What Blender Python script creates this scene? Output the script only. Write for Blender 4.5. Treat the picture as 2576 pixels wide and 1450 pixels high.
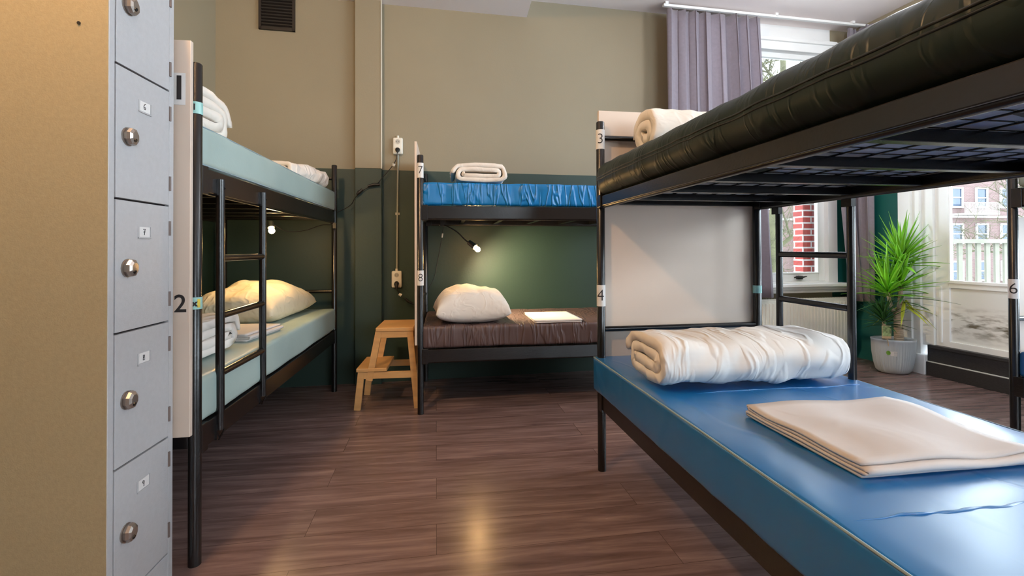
import bpy, bmesh, math, random
from mathutils import Vector, Matrix, noise, Euler

sc = bpy.context.scene
for o in list(bpy.data.objects):
    bpy.data.objects.remove(o, do_unlink=True)
col = sc.collection
PI = math.pi

# ------------------------------------------------------------------ camera
cd = bpy.data.cameras.new('camera')
cam = bpy.data.objects.new('camera', cd)
col.objects.link(cam)
cd.sensor_fit = 'HORIZONTAL'
cd.sensor_width = 36.0
cd.lens = 36.0 * 1172.3 / 2576
cd.shift_y = -108.5 / 2576
cd.clip_start = 0.05
cd.clip_end = 300
cam.matrix_world = (Matrix.Translation((0, 0, 1.1)) @ Matrix.Rotation(-0.1117, 4, 'Z')
                    @ Matrix.Rotation(PI / 2 + 0.0092, 4, 'X') @ Matrix.Rotation(-0.0036, 4, 'Z'))
sc.camera = cam

# ------------------------------------------------------------------ light set-up
sc.view_settings.view_transform = 'Standard'
sc.view_settings.look = 'None'
sc.view_settings.gamma = 1.0
sc.view_settings.use_curve_mapping = False
sc.view_settings.exposure = 0.0
sc.cycles.use_denoising = True
sc.cycles.max_bounces = 9
sc.cycles.diffuse_bounces = 5
sc.cycles.glossy_bounces = 4
sc.cycles.transparent_max_bounces = 8
sc.cycles.sample_clamp_indirect = 6.0
sc.cycles.caustics_reflective = False
sc.cycles.caustics_refractive = False

world = bpy.data.worlds.new('overcast_sky')
sc.world = world
world.use_nodes = True
wn = world.node_tree.nodes
wl = world.node_tree.links
bg = wn['Background']
bg.inputs[0].default_value = (0.80, 0.90, 1.0, 1)
bg.inputs[1].default_value = 12.0


def lin(c):
    return tuple(((v / 255) / 12.92 if v / 255 <= 0.04045 else ((v / 255 + 0.055) / 1.055) ** 2.4) for v in c)


def lamp(name, loc, power, color, radius=0.05):
    l = bpy.data.lights.new(name, 'POINT')
    l.energy = power
    l.color = color
    l.shadow_soft_size = radius
    o = bpy.data.objects.new(name, l)
    col.objects.link(o)
    o.location = loc
    return o


def area(name, loc, rot, sx, sy, power, color, portal=False):
    l = bpy.data.lights.new(name, 'AREA')
    l.shape = 'RECTANGLE'
    l.size = sx
    l.size_y = sy
    l.energy = power
    l.color = color
    l.cycles.is_portal = portal
    o = bpy.data.objects.new(name, l)
    col.objects.link(o)
    o.location = loc
    o.rotation_euler = rot
    return o


# warm ceiling fixtures of the dormitory (behind the camera, over the lockers)
lamp('ceiling_and_fill_light', (-1.10, 0.72, 2.98), 140, (1.0, 0.63, 0.32), 0.06)
lamp('ceiling_and_fill_light', (1.0, -1.4, 2.98), 7, (1.0, 0.75, 0.48), 0.08)

lamp('ceiling_and_fill_light', (2.75, 2.75, 2.9), 46, (0.95, 0.96, 1.0), 0.12)  # added fill light, no known fixture; brightens door, radiator and right-hand ceiling

# wall frames: back wall and right wall
WO, WA = Vector((0, 4.0247, 0)), 0.0768
WU = Vector((math.cos(WA), math.sin(WA), 0))
WN = Vector((-math.sin(WA), math.cos(WA), 0))        # points out of the room
RO, RA = Vector((3.96, 4.33, 0)), 0.11
RU = Vector((math.sin(RA), -math.cos(RA), 0))        # runs towards the camera
RN = Vector((math.cos(RA), math.sin(RA), 0))         # points out of the room


def wp(u, off, z):     # on the back wall; off = distance into the room
    return WO + WU * u - WN * off + Vector((0, 0, z))


def rp(s, off, z):
    return RO + RU * s - RN * off + Vector((0, 0, z))


# light portals in the window openings
def portal(c, outn, sx, sy):
    rot = (-outn).to_track_quat('-Z', 'Y').to_euler()
    return area('daylight_portal', c, rot, sx, sy, 1, (1, 1, 1), True)


portal(wp(3.02, -0.12, 1.9), WN, 1.2, 2.2)
portal(rp(1.2, -0.12, 1.8), RN, 0.75, 1.9)
# area lights added as daylight fill in the unseen, added windows
area('daylight_fill', rp(3.6, -0.14, 1.9), (-RN).to_track_quat('-Z', 'Y').to_euler(), 2.6, 2.0, 120, (0.84, 0.92, 1.0))
area('daylight_fill', (3.0, -4.28, 1.85), Vector((0, 1, 0)).to_track_quat('-Z', 'Y').to_euler(), 2.9, 1.9, 48, (0.95, 0.95, 1.0))

# ------------------------------------------------------------------ materials
MATS = {}


def mat(name, rgb, rough=0.6, metal=0.0, var=0.06, vscale=6.0, bump=0.0, bscale=40.0, spec=0.5, detail=3,
        vstretch=None, coat=0.0, sheen=0.0):
    if name in MATS:
        return MATS[name]
    m = bpy.data.materials.new(name)
    m.use_nodes = True
    n, l = m.node_tree.nodes, m.node_tree.links
    b = n['Principled BSDF']
    b.inputs['Roughness'].default_value = rough
    b.inputs['Metallic'].default_value = metal
    b.inputs['Specular IOR Level'].default_value = spec
    b.inputs['Coat Weight'].default_value = coat
    b.inputs['Sheen Weight'].default_value = sheen
    c = lin(rgb)
    tc = n.new('ShaderNodeTexCoord')
    mp = n.new('ShaderNodeMapping')
    l.new(tc.outputs['Object'], mp.inputs[0])
    if vstretch:
        mp.inputs['Scale'].default_value = vstretch
    nz = n.new('ShaderNodeTexNoise')
    nz.inputs['Scale'].default_value = vscale
    nz.inputs['Detail'].default_value = detail
    l.new(mp.outputs[0], nz.inputs['Vector'])
    rp_ = n.new('ShaderNodeValToRGB')
    rp_.color_ramp.elements[0].position = 0.3
    rp_.color_ramp.elements[1].position = 0.7
    rp_.color_ramp.elements[0].color = tuple(v * (1 - var) for v in c) + (1,)
    rp_.color_ramp.elements[1].color = tuple(min(1, v * (1 + var)) for v in c) + (1,)
    l.new(nz.outputs[0], rp_.inputs[0])
    l.new(rp_.outputs[0], b.inputs['Base Color'])
    if bump:
        nb = n.new('ShaderNodeTexNoise')
        nb.inputs['Scale'].default_value = bscale
        nb.inputs['Detail'].default_value = 4
        l.new(mp.outputs[0], nb.inputs['Vector'])
        bu = n.new('ShaderNodeBump')
        bu.inputs['Strength'].default_value = bump
        bu.inputs['Distance'].default_value = 0.01
        l.new(nb.outputs[0], bu.inputs['Height'])
        l.new(bu.outputs[0], b.inputs['Normal'])
    MATS[name] = m
    return m


def glow(name, rgb, strength):
    m = bpy.data.materials.new(name)
    m.use_nodes = True
    n, l = m.node_tree.nodes, m.node_tree.links
    b = n['Principled BSDF']
    b.inputs['Base Color'].default_value = (*rgb, 1)
    b.inputs['Emission Color'].default_value = (*rgb, 1)
    b.inputs['Emission Strength'].default_value = strength
    return m


def creased(name, rgb, rough, strength, stretch=(3, 3, 1), scale=5.0, dist=0.012, spec=0.5, coat=0.0, width=0.10):
    """cloth or vinyl with sharp creases: ridges of a distorted noise."""
    m = bpy.data.materials.new(name)
    m.use_nodes = True
    n, l = m.node_tree.nodes, m.node_tree.links
    b = n['Principled BSDF']
    b.inputs['Roughness'].default_value = rough
    b.inputs['Specular IOR Level'].default_value = spec
    b.inputs['Coat Weight'].default_value = coat
    b.inputs['Coat Roughness'].default_value = 0.25
    b.inputs['Base Color'].default_value = (*lin(rgb), 1)
    tc = n.new('ShaderNodeTexCoord')
    mp = n.new('ShaderNodeMapping')
    mp.inputs['Scale'].default_value = stretch
    l.new(tc.outputs['Object'], mp.inputs[0])
    nz = n.new('ShaderNodeTexNoise')
    nz.inputs['Scale'].default_value = scale
    nz.inputs['Detail'].default_value = 2
    nz.inputs['Distortion'].default_value = 0.6
    l.new(mp.outputs[0], nz.inputs['Vector'])
    s = n.new('ShaderNodeMath'); s.operation = 'SUBTRACT'; s.inputs[1].default_value = 0.5
    l.new(nz.outputs[0], s.inputs[0])
    a = n.new('ShaderNodeMath'); a.operation = 'ABSOLUTE'
    l.new(s.outputs[0], a.inputs[0])
    r = n.new('ShaderNodeMapRange')
    r.interpolation_type = 'SMOOTHSTEP'
    r.inputs['From Min'].default_value = 0.0
    r.inputs['From Max'].default_value = width
    r.inputs['To Min'].default_value = 1.0
    r.inputs['To Max'].default_value = 0.0
    l.new(a.outputs[0], r.inputs[0])
    n2 = n.new('ShaderNodeTexNoise'); n2.inputs['Scale'].default_value = scale * 0.6
    l.new(mp.outputs[0], n2.inputs['Vector'])
    ad = n.new('ShaderNodeMath'); ad.operation = 'MULTIPLY_ADD'
    l.new(r.outputs[0], ad.inputs[0]); ad.inputs[1].default_value = 0.35
    l.new(n2.outputs[0], ad.inputs[2])
    bu = n.new('ShaderNodeBump')
    bu.inputs['Strength'].default_value = strength
    bu.inputs['Distance'].default_value = dist
    l.new(ad.outputs[0], bu.inputs['Height'])
    l.new(bu.outputs[0], b.inputs['Normal'])
    return m


def floor_mat():
    m = bpy.data.materials.new('wood_laminate')
    m.use_nodes = True
    n, l = m.node_tree.nodes, m.node_tree.links
    b = n['Principled BSDF']
    tc = n.new('ShaderNodeTexCoord')
    br = n.new('ShaderNodeTexBrick')
    br.offset = 0.37
    br.inputs['Scale'].default_value = 1.0
    br.inputs['Brick Width'].default_value = 1.35
    br.inputs['Row Height'].default_value = 0.19
    br.inputs['Mortar Size'].default_value = 0.0012
    br.inputs['Mortar Smooth'].default_value = 0.5
    br.inputs['Color1'].default_value = (0, 0, 0, 1)
    br.inputs['Color2'].default_value = (1, 1, 1, 1)
    br.inputs['Mortar'].default_value = (0.5, 0.5, 0.5, 1)
    mpb = n.new('ShaderNodeMapping'); mpb.inputs['Rotation'].default_value = (0, 0, -0.05)
    l.new(tc.outputs['Object'], mpb.inputs[0])
    l.new(mpb.outputs[0], br.inputs['Vector'])
    mp = n.new('ShaderNodeMapping')
    mp.inputs['Scale'].default_value = (0.8, 9, 1)
    mp.inputs['Rotation'].default_value = (0, 0, -0.05)
    l.new(tc.outputs['Object'], mp.inputs[0])
    sh = n.new('ShaderNodeVectorMath'); sh.operation = 'MULTIPLY_ADD'
    sh.inputs[1].default_value = (3, 7, 0)
    l.new(br.outputs['Color'], sh.inputs[0])
    l.new(mp.outputs[0], sh.inputs[2])
    g = n.new('ShaderNodeTexNoise')
    g.inputs['Scale'].default_value = 2.4
    g.inputs['Detail'].default_value = 8
    g.inputs['Roughness'].default_value = 0.62
    g.inputs['Distortion'].default_value = 0.5
    l.new(sh.outputs[0], g.inputs['Vector'])
    cr = n.new('ShaderNodeValToRGB')
    e = cr.color_ramp.elements
    e[0].position = 0.28; e[0].color = (*lin((90, 71, 69)), 1)
    e[1].position = 0.72; e[1].color = (*lin((148, 124, 119)), 1)
    x = e.new(0.5); x.color = (*lin((119, 97, 93)), 1)
    l.new(g.outputs[0], cr.inputs[0])
    # plank to plank tone
    hs = n.new('ShaderNodeHueSaturation')
    mr = n.new('ShaderNodeMapRange'); mr.inputs['To Min'].default_value = 0.86; mr.inputs['To Max'].default_value = 1.12
    l.new(br.outputs['Color'], mr.inputs[0])
    l.new(mr.outputs[0], hs.inputs['Value'])
    l.new(cr.outputs[0], hs.inputs['Color'])
    mx = n.new('ShaderNodeMixRGB'); mx.inputs[2].default_value = (*lin((74, 58, 55)), 1)
    l.new(br.outputs['Fac'], mx.inputs[0])
    l.new(hs.outputs[0], mx.inputs[1])
    l.new(mx.outputs[0], b.inputs['Base Color'])
    rr = n.new('ShaderNodeMapRange'); rr.inputs['To Min'].default_value = 0.20; rr.inputs['To Max'].default_value = 0.30
    l.new(g.outputs[0], rr.inputs[0])
    l.new(rr.outputs[0], b.inputs['Roughness'])
    bu = n.new('ShaderNodeBump'); bu.inputs['Strength'].default_value = 0.12; bu.inputs['Distance'].default_value = 0.003
    l.new(g.outputs[0], bu.inputs['Height'])
    l.new(bu.outputs[0], b.inputs['Normal'])
    return m


def brick_mat(name, c1, c2, mortar, scale=1.0, bw=0.21, rh=0.065, ms=0.006, axis='XZ'):
    m = bpy.data.materials.new(name)
    m.use_nodes = True
    n, l = m.node_tree.nodes, m.node_tree.links
    b = n['Principled BSDF']
    b.inputs['Roughness'].default_value = 0.85
    tc = n.new('ShaderNodeTexCoord')
    sp = n.new('ShaderNodeSeparateXYZ'); cb = n.new('ShaderNodeCombineXYZ')
    l.new(tc.outputs['Object'], sp.inputs[0])
    ad = n.new('ShaderNodeMath'); ad.operation = 'ADD'
    l.new(sp.outputs[0], ad.inputs[0]); l.new(sp.outputs[1], ad.inputs[1])
    l.new(ad.outputs[0], cb.inputs[0]); l.new(sp.outputs[2], cb.inputs[1])
    br = n.new('ShaderNodeTexBrick')
    br.inputs['Scale'].default_value = scale
    br.inputs['Brick Width'].default_value = bw
    br.inputs['Row Height'].default_value = rh
    br.inputs['Mortar Size'].default_value = ms
    br.inputs['Color1'].default_value = (*lin(c1), 1)
    br.inputs['Color2'].default_value = (*lin(c2), 1)
    br.inputs['Mortar'].default_value = (*lin(mortar), 1)
    l.new(cb.outputs[0], br.inputs['Vector'])
    l.new(br.outputs['Color'], b.inputs['Base Color'])
    return m


def glass_mat():
    m = bpy.data.materials.new('window_glass')
    m.use_nodes = True
    n, l = m.node_tree.nodes, m.node_tree.links
    n.clear()
    o = n.new('ShaderNodeOutputMaterial')
    t = n.new('ShaderNodeBsdfTransparent'); t.inputs[0].default_value = (0.94, 0.96, 0.96, 1)
    g = n.new('ShaderNodeBsdfGlossy'); g.inputs['Roughness'].default_value = 0.02
    mx = n.new('ShaderNodeMixShader')
    f = n.new('ShaderNodeFresnel'); f.inputs[0].default_value = 1.3
    l.new(f.outputs[0], mx.inputs[0]); l.new(t.outputs[0], mx.inputs[1]); l.new(g.outputs[0], mx.inputs[2])
    l.new(mx.outputs[0], o.inputs[0])
    return m


M_GREEN = mat('green_wall_paint', (33, 54, 45), 0.55, var=0.05, vscale=3, bump=0.08, bscale=60)
M_TEAL = mat('teal_wall_paint', (20, 92, 88), 0.5, var=0.05, vscale=3)
M_BEIGE = mat('beige_wall_paint', (143, 133, 111), 0.7, var=0.04, vscale=1.5, bump=0.06, bscale=80)
M_CEIL = mat('ceiling_paint', (240, 230, 228), 0.8, var=0.02, vscale=1)
M_WHITE = mat('white_gloss_paint', (240, 242, 242), 0.35, var=0.03, vscale=4)
M_DIRTY = mat('worn_white_paint', (205, 206, 200), 0.45, var=0.08, vscale=5)
M_FLOOR = floor_mat()
M_BLACK = mat('black_powder_coated_steel', (19, 17, 18), 0.27, var=0.15, vscale=12, bump=0.04, bscale=120, spec=0.6)
M_BLACKW = mat('black_painted_boards', (36, 35, 38), 0.5, var=0.3, vscale=8, vstretch=(1, 8, 20))
M_LOCK = mat('grey_locker_enamel', (182, 182, 184), 0.45, var=0.03, vscale=60, bump=0.10, bscale=260)
M_LSIDE = mat('locker_side_warm_tint', (164, 148, 116), 0.6, var=0.05, vscale=90, bump=0.10, bscale=260)  # the lamp's warm tint is put into the colour of this side
M_GAP = mat('dark_gap', (38, 30, 32), 0.8, var=0.1)
M_HINGE = mat('dull_hinge_steel', (112, 98, 92), 0.5, metal=0.3, var=0.1)
M_CHROME = mat('worn_nickel', (160, 150, 142), 0.30, metal=0.75, var=0.1, vscale=20)
M_DARK = mat('dark_plastic', (18, 18, 19), 0.45, var=0.1)
M_PANEL = mat('cream_laminate_board', (214, 196, 180), 0.5, var=0.02, vscale=3)
M_PAPER = mat('white_paper', (224, 222, 220), 0.6, var=0.02)
M_INK = mat('dark_ink', (32, 28, 30), 0.7, var=0.05)
M_PVC = mat('white_pvc', (222, 219, 208), 0.4, var=0.02)
M_CONDUIT = mat('conduit_painted', (140, 142, 130), 0.4, var=0.06)
M_MINT = mat('mint_vinyl', (162, 182, 178), 0.45, var=0.03, vscale=6, bump=0.06, bscale=90)
M_BLUE = creased('blue_vinyl', (10, 104, 172), 0.38, 0.34, (2.2, 0.7, 1.0), 1.4, 0.012, 0.8, 0.8, 0.025)
M_BLUE2 = creased('blue_vinyl_creased', (8, 116, 184), 0.34, 0.8, (1.5, 6.0, 1.4), 2.2, 0.03, 0.5, 0.0, 0.08)
M_BROWN = creased('brown_vinyl_creased', (84, 66, 64), 0.45, 0.7, (1.5, 6.0, 1.0), 2.4, 0.02, 0.5, 0.0, 0.08)
M_DKGREEN = creased('dark_green_vinyl', (19, 32, 28), 0.42, 0.28, (1.0, 6, 1.6), 2.2, 0.015, 0.3, 0.0, 0.05)
M_SHEET = creased('white_cotton', (226, 219, 210), 0.85, 0.35, (3, 3, 3), 3.0, 0.012, 0.2)
M_SHEETW = creased('white_cotton_creased', (232, 226, 220), 0.85, 0.6, (5, 1.3, 1.6), 2.2, 0.025, 0.2)
M_YELL = creased('cream_pillow_cotton', (226, 212, 182), 0.85, 0.5, (4, 4, 4), 2.0, 0.015, 0.2)
M_SHEET2 = creased('beige_cotton', (212, 204, 200), 0.85, 0.2, (2, 2, 2), 2.0, 0.012, 0.2)
M_CURT = mat('lilac_grey_curtain_cloth', (126, 119, 130), 0.85, var=0.05, vscale=40, bump=0.1, bscale=300, sheen=0.2)
M_PINE = mat('pale_birch_wood', (206, 160, 104), 0.5, var=0.12, vscale=5, vstretch=(1, 1, 6))
M_LEAF = mat('green_leaf', (116, 182, 40), 0.4, var=0.35, vscale=7)
M_LEAFD = mat('dark_green_leaf', (46, 96, 40), 0.4, var=0.3, vscale=7)
M_LEAFY = mat('yellow_green_leaf', (176, 186, 60), 0.45, var=0.2, vscale=6)
M_TRUNK = mat('ringed_grey_trunk', (176, 160, 140), 0.85, var=0.3, vscale=6, vstretch=(1, 1, 9), bump=0.6, bscale=20)
M_SOIL = mat('potting_soil', (48, 36, 30), 0.95, var=0.4, vscale=40, bump=0.6, bscale=60)
M_POT = mat('grey_plastic_pot', (186, 194, 200), 0.5, var=0.03)
M_RAD = mat('radiator_enamel', (242, 240, 228), 0.4, var=0.02)
M_BARK = mat('mossy_bark', (74, 72, 50), 0.9, var=0.35, vscale=3)
M_RAILW = mat('weathered_railing_wood', (112, 110, 98), 0.85, var=0.15, vscale=5)
M_GLASS = glass_mat()
M_BRICK = brick_mat('red_brick_white_joint', (128, 40, 34), (140, 52, 44), (190, 180, 176), ms=0.008)
M_FACADE = brick_mat('facade_brick', (98, 76, 74), (88, 68, 66), (108, 92, 88), 1.0, 0.3, 0.1, 0.01)
M_STONE = mat('facade_stone', (168, 162, 158), 0.8, var=0.05)
M_DGLASS = mat('distant_window_pane', (40, 54, 72), 0.15, var=0.2, vscale=0.6)
M_ASPH = mat('bounce_street_paving', (170, 168, 164), 0.9, var=0.1, vscale=0.5)  # ground made pale so it bounces daylight up to the ceiling
M_HEDGE = mat('hedge_green', (96, 106, 80), 0.9, var=0.4, vscale=4)
M_BULB = glow('lit_bulb', (1.0, 0.58, 0.22), 500)


# ------------------------------------------------------------------ mesh tools
class MB:
    def __init__(self):
        self.v, self.f, self.mi, self.sm = [], [], [], []

    def add(self, vs, fs, mi=0, smooth=False):
        o = len(self.v)
        self.v += [tuple(p) for p in vs]
        self.f += [tuple(i + o for i in f) for f in fs]
        self.mi += [mi] * len(fs)
        self.sm += [smooth] * len(fs)
        return self

    def box(self, lo, hi, mi=0, M=None):
        x0, y0, z0 = lo; x1, y1, z1 = hi
        vs = [Vector(p) for p in ((x0, y0, z0), (x1, y0, z0), (x1, y1, z0), (x0, y1, z0),
                                  (x0, y0, z1), (x1, y0, z1), (x1, y1, z1), (x0, y1, z1))]
        if M is not None:
            vs = [M @ p for p in vs]
        return self.add(vs, [(0, 3, 2, 1), (4, 5, 6, 7), (0, 1, 5, 4), (1, 2, 6, 5), (2, 3, 7, 6), (3, 0, 4, 7)], mi)

    def hexa(self, pts, mi=0):
        return self.add(pts, [(0, 3, 2, 1), (4, 5, 6, 7), (0, 1, 5, 4), (1, 2, 6, 5), (2, 3, 7, 6), (3, 0, 4, 7)], mi)

    def bar(self, a, b, w, t, up=Vector((0, 0, 1)), mi=0):
        a, b = Vector(a), Vector(b)
        d = (b - a).normalized()
        s = d.cross(up)
        if s.length < 1e-4:
            s = d.cross(Vector((1, 0, 0)))
        s.normalize()
        u = s.cross(d).normalized()
        pts = []
        for p in (a, b):
            pts += [p - s * w / 2 - u * t / 2, p + s * w / 2 - u * t / 2, p + s * w / 2 + u * t / 2, p - s * w / 2 + u * t / 2]
        return self.add(pts, [(0, 3, 2, 1), (4, 5, 6, 7), (0, 1, 5, 4), (1, 2, 6, 5), (2, 3, 7, 6), (3, 0, 4, 7)], mi)

    def tube(self, pts, r, seg=12, mi=0, cap=True):
        pts = [Vector(p) for p in pts]
        rs = r if isinstance(r, (list, tuple)) else [r] * len(pts)
        vs, fs = [], []
        ref = None
        for i, p in enumerate(pts):
            d = (pts[min(i + 1, len(pts) - 1)] - pts[max(i - 1, 0)])
            if d.length < 1e-9:
                d = Vector((0, 0, 1))
            d.normalize()
            if ref is None:
                ref = Vector((0, 0, 1)) if abs(d.z) < 0.9 else Vector((1, 0, 0))
            s = d.cross(ref).normalized()
            u = s.cross(d).normalized()
            ref = u
            for k in range(seg):
                a = 2 * PI * k / seg
                vs.append(p + (s * math.cos(a) + u * math.sin(a)) * rs[i])
        for i in range(len(pts) - 1):
            for k in range(seg):
                a = i * seg + k; b = i * seg + (k + 1) % seg
                fs.append((a, b, b + seg, a + seg))
        self.add(vs, fs, mi, True)
        if cap:
            n = len(pts)
            self.add(vs[:seg][::-1], [tuple(range(seg))], mi)
            self.add(vs[(n - 1) * seg:], [tuple(range(seg))], mi)
        return self

    def lathe(self, prof, c=(0, 0, 0), seg=32, sx=1.0, sy=1.0, mi=0, fn=None):
        vs, fs = [], []
        for i, (r, z) in enumerate(prof):
            for k in range(seg):
                a = 2 * PI * k / seg
                rr = r * (fn(a, i) if fn else 1)
                vs.append((c[0] + rr * math.cos(a) * sx, c[1] + rr * math.sin(a) * sy, c[2] + z))
        for i in range(len(prof) - 1):
            for k in range(seg):
                a = i * seg + k; b = i * seg + (k + 1) % seg
                fs.append((a, b, b + seg, a + seg))
        return self.add(vs, fs, mi, True)

    def grid(self, fn, nu, nv, mi=0, closeu=False, smooth=True):
        vs = [fn(i / nu, j / nv) for j in range(nv + 1) for i in range(nu + 1)]
        fs = [(j * (nu + 1) + i, j * (nu + 1) + i + 1, (j + 1) * (nu + 1) + i + 1, (j + 1) * (nu + 1) + i)
              for j in range(nv) for i in range(nu)]
        return self.add(vs, fs, mi, smooth)

    def build(self, name, mats, parent=None, bevel=0.0, weld=False, solid=0.0, bseg=2):
        me = bpy.data.meshes.new(name)
        me.from_pydata(self.v, [], self.f)
        mats = mats if isinstance(mats, (list, tuple)) else [mats]
        for m in mats:
            me.materials.append(m)
        me.polygons.foreach_set('material_index', self.mi)
        me.polygons.foreach_set('use_smooth', self.sm)
        if weld:
            bm = bmesh.new(); bm.from_mesh(me)
            bmesh.ops.remove_doubles(bm, verts=bm.verts, dist=1e-5)
            bmesh.ops.recalc_face_normals(bm, faces=bm.faces)
            bm.to_mesh(me); bm.free()
        me.update()
        o = bpy.data.objects.new(name, me)
        col.objects.link(o)
        if parent is not None:
            o.parent = parent
        if solid:
            s = o.modifiers.new('solid', 'SOLIDIFY'); s.thickness = solid; s.offset = 0
        if bevel:
            b = o.modifiers.new('bevel', 'BEVEL'); b.width = bevel; b.segments = bseg
            b.limit_method = 'ANGLE'; b.angle_limit = math.radians(40)
        return o


def tag(o, label=None, cat=None, group=None, kind=None):
    if label: o['label'] = label
    if cat: o['category'] = cat
    if group: o['group'] = group
    if kind: o['kind'] = kind
    return o


def thing(name, label, cat, loc=(0, 0, 0), rz=0.0, group=None):
    o = bpy.data.objects.new(name, None)
    o.empty_display_size = 0.1
    col.objects.link(o)
    o.location = loc
    o.rotation_euler = (0, 0, rz)
    return tag(o, label, cat, group)


def struct(o):
    o['kind'] = 'structure'
    return o


def kids(o):
    return [c for c in col.objects if c.parent == o]


def copy_tree(o, parent=None):
    c = o.copy()
    col.objects.link(c)
    if parent is not None:
        c.parent = parent
    for ch in kids(o):
        copy_tree(ch, c)
    return c


def knots(L, r, n):
    """sample positions along -L/2..L/2 with extra samples on the rounded ends."""
    h = L / 2
    e = [0, 0.1, 0.3, 0.6, 1.0]
    a = [-h + r * k for k in e]
    m = [-h + r + (L - 2 * r) * i / n for i in range(1, n)]
    return a + m + [-p for p in reversed(a)]


def rounded(sx, sy, sz, r, n=(10, 20, 3), disp=None):
    """closed rounded box centred on the origin with optional displacement disp(p, nrm)->Vector."""
    X, Y, Z = knots(sx, r, n[0]), knots(sy, r, n[1]), knots(sz, r, n[2])
    idx, vs, fs = {}, [], []
    inner = Vector((sx / 2 - r, sy / 2 - r, sz / 2 - r))

    def vert(i, j, k):
        key = (i, j, k)
        if key not in idx:
            p = Vector((X[i], Y[j], Z[k]))
            q = Vector([max(-inner[a], min(inner[a], p[a])) for a in range(3)])
            d = p - q
            nn = d.normalized() if d.length > 1e-9 else Vector((0, 0, 1))
            w = q + nn * r
            if disp:
                w = disp(w, nn)
            idx[key] = len(vs)
            vs.append(w)
        return idx[key]
    nx, ny, nz = len(X) - 1, len(Y) - 1, len(Z) - 1
    for i in range(nx):
        for j in range(ny):
            fs.append((vert(i, j, 0), vert(i, j + 1, 0), vert(i + 1, j + 1, 0), vert(i + 1, j, 0)))
            fs.append((vert(i, j, nz), vert(i + 1, j, nz), vert(i + 1, j + 1, nz), vert(i, j + 1, nz)))
    for i in range(nx):
        for k in range(nz):
            fs.append((vert(i, 0, k), vert(i + 1, 0, k), vert(i + 1, 0, k + 1), vert(i, 0, k + 1)))
            fs.append((vert(i, ny, k), vert(i, ny, k + 1), vert(i + 1, ny, k + 1), vert(i + 1, ny, k)))
    for j in range(ny):
        for k in range(nz):
            fs.append((vert(0, j, k), vert(0, j, k + 1), vert(0, j + 1, k + 1), vert(0, j + 1, k)))
            fs.append((vert(nx, j, k), vert(nx, j + 1, k), vert(nx, j + 1, k + 1), vert(nx, j, k + 1)))
    return vs, fs


def N(p, s=1.0, o=0.0):
    return noise.noise(Vector((p[0] * s + o, p[1] * s + o * 1.7, p[2] * s - o)))


def text_mesh(body, size, bold=0.0):
    c = bpy.data.curves.new('t', 'FONT')
    c.body = body; c.size = size; c.align_x = 'CENTER'; c.align_y = 'CENTER'; c.offset = bold
    c.resolution_u = 4
    o = bpy.data.objects.new('t', c)
    col.objects.link(o)
    dg = bpy.context.evaluated_depsgraph_get()
    me = bpy.data.meshes.new_from_object(o.evaluated_get(dg))
    vs = [v.co.copy() for v in me.vertices]
    fs = [tuple(p.vertices) for p in me.polygons]
    bpy.data.objects.remove(o, do_unlink=True)
    bm = bmesh.new(); bm.from_mesh(me)
    x = -size
    while x < size:
        bmesh.ops.bisect_plane(bm, geom=bm.verts[:] + bm.edges[:] + bm.faces[:], plane_co=(x, 0, 0), plane_no=(1, 0, 0))
        x += 0.0025
    bm.verts.index_update()
    vs = [v.co.copy() for v in bm.verts]
    fs = [tuple(v.index for v in f.verts) for f in bm.faces]
    bm.free()
    bpy.data.meshes.remove(me)
    return vs, fs


# ------------------------------------------------------------------ room shell
GZ, CZ, LZ = 1.765, 3.306, 3.155


def wbox(mb, u0, u1, o0, o1, z0, z1, mi=0, P=wp):
    mb.hexa([P(u0, o1, z0), P(u1, o1, z0), P(u1, o0, z0), P(u0, o0, z0),
             P(u0, o1, z1), P(u1, o1, z1), P(u1, o0, z1), P(u0, o0, z1)], mi)


fl = MB().box((-2.2, -4.2, -0.05), (4.95, 4.5, 0.0))
struct(fl.build('floor', M_FLOOR))

# back wall: green dado up to 1.765, beige above; the window opening is u 2.35..3.74, z 0.76..3.03
m = MB()
for (z0, z1, mi) in ((0, GZ, 0), (GZ, 3.35, 1)):
    wbox(m, -1.95, 2.3, -0.2, 0, z0, z1, mi)
wbox(m, 2.3, 2.36, -0.2, 0, 0, 3.35, 1)
wbox(m, 2.36, 3.74, -0.2, 0, 0, 0.72, 1)
wbox(m, 2.36, 3.74, -0.2, 0, 3.10, 3.35, 2)
wbox(m, 3.74, 4.2, -0.2, 0, 0, GZ, 3)
wbox(m, 3.74, 4.2, -0.2, 0, GZ, 3.35, 1)
struct(m.build('wall_back', [M_GREEN, M_BEIGE, M_WHITE, M_TEAL]))
# shallow chimney breast left of the middle bed
m = MB()
wbox(m, -0.853, -0.642, -0.01, 0.06, 0, GZ + 0.0, 0)
wbox(m, -0.853, -0.642, -0.01, 0.06, GZ, LZ + 0.02, 1)
struct(m.build('wall_pilaster', [M_GREEN, M_BEIGE], bevel=0.004))
m = MB()
wbox(m, -0.648, -0.638, 0.052, 0.064, GZ, LZ)
struct(m.build('trim_2', mat('pale_corner_bead', (190, 190, 180), 0.4, var=0.03)))
m = MB()
for (z0, z1, mi) in ((0, GZ, 0), (GZ, 3.35, 1)):
    m.box((-2.05, -4.2, z0), (-1.9, 4.05, z1), mi)
struct(m.build('wall_left', [M_GREEN, M_BEIGE]))
m = MB()
for (x0, x1, z0, z1) in ((-2.05, 1.5, 0, 3.35), (4.5, 4.95, 0, 3.35), (1.5, 4.5, 0, 0.85), (1.5, 4.5, 2.85, 3.35)):
    m.box((x0, -4.35, z0), (x1, -4.2, z1))
struct(m.build('wall_rear', [M_BEIGE]))
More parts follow.
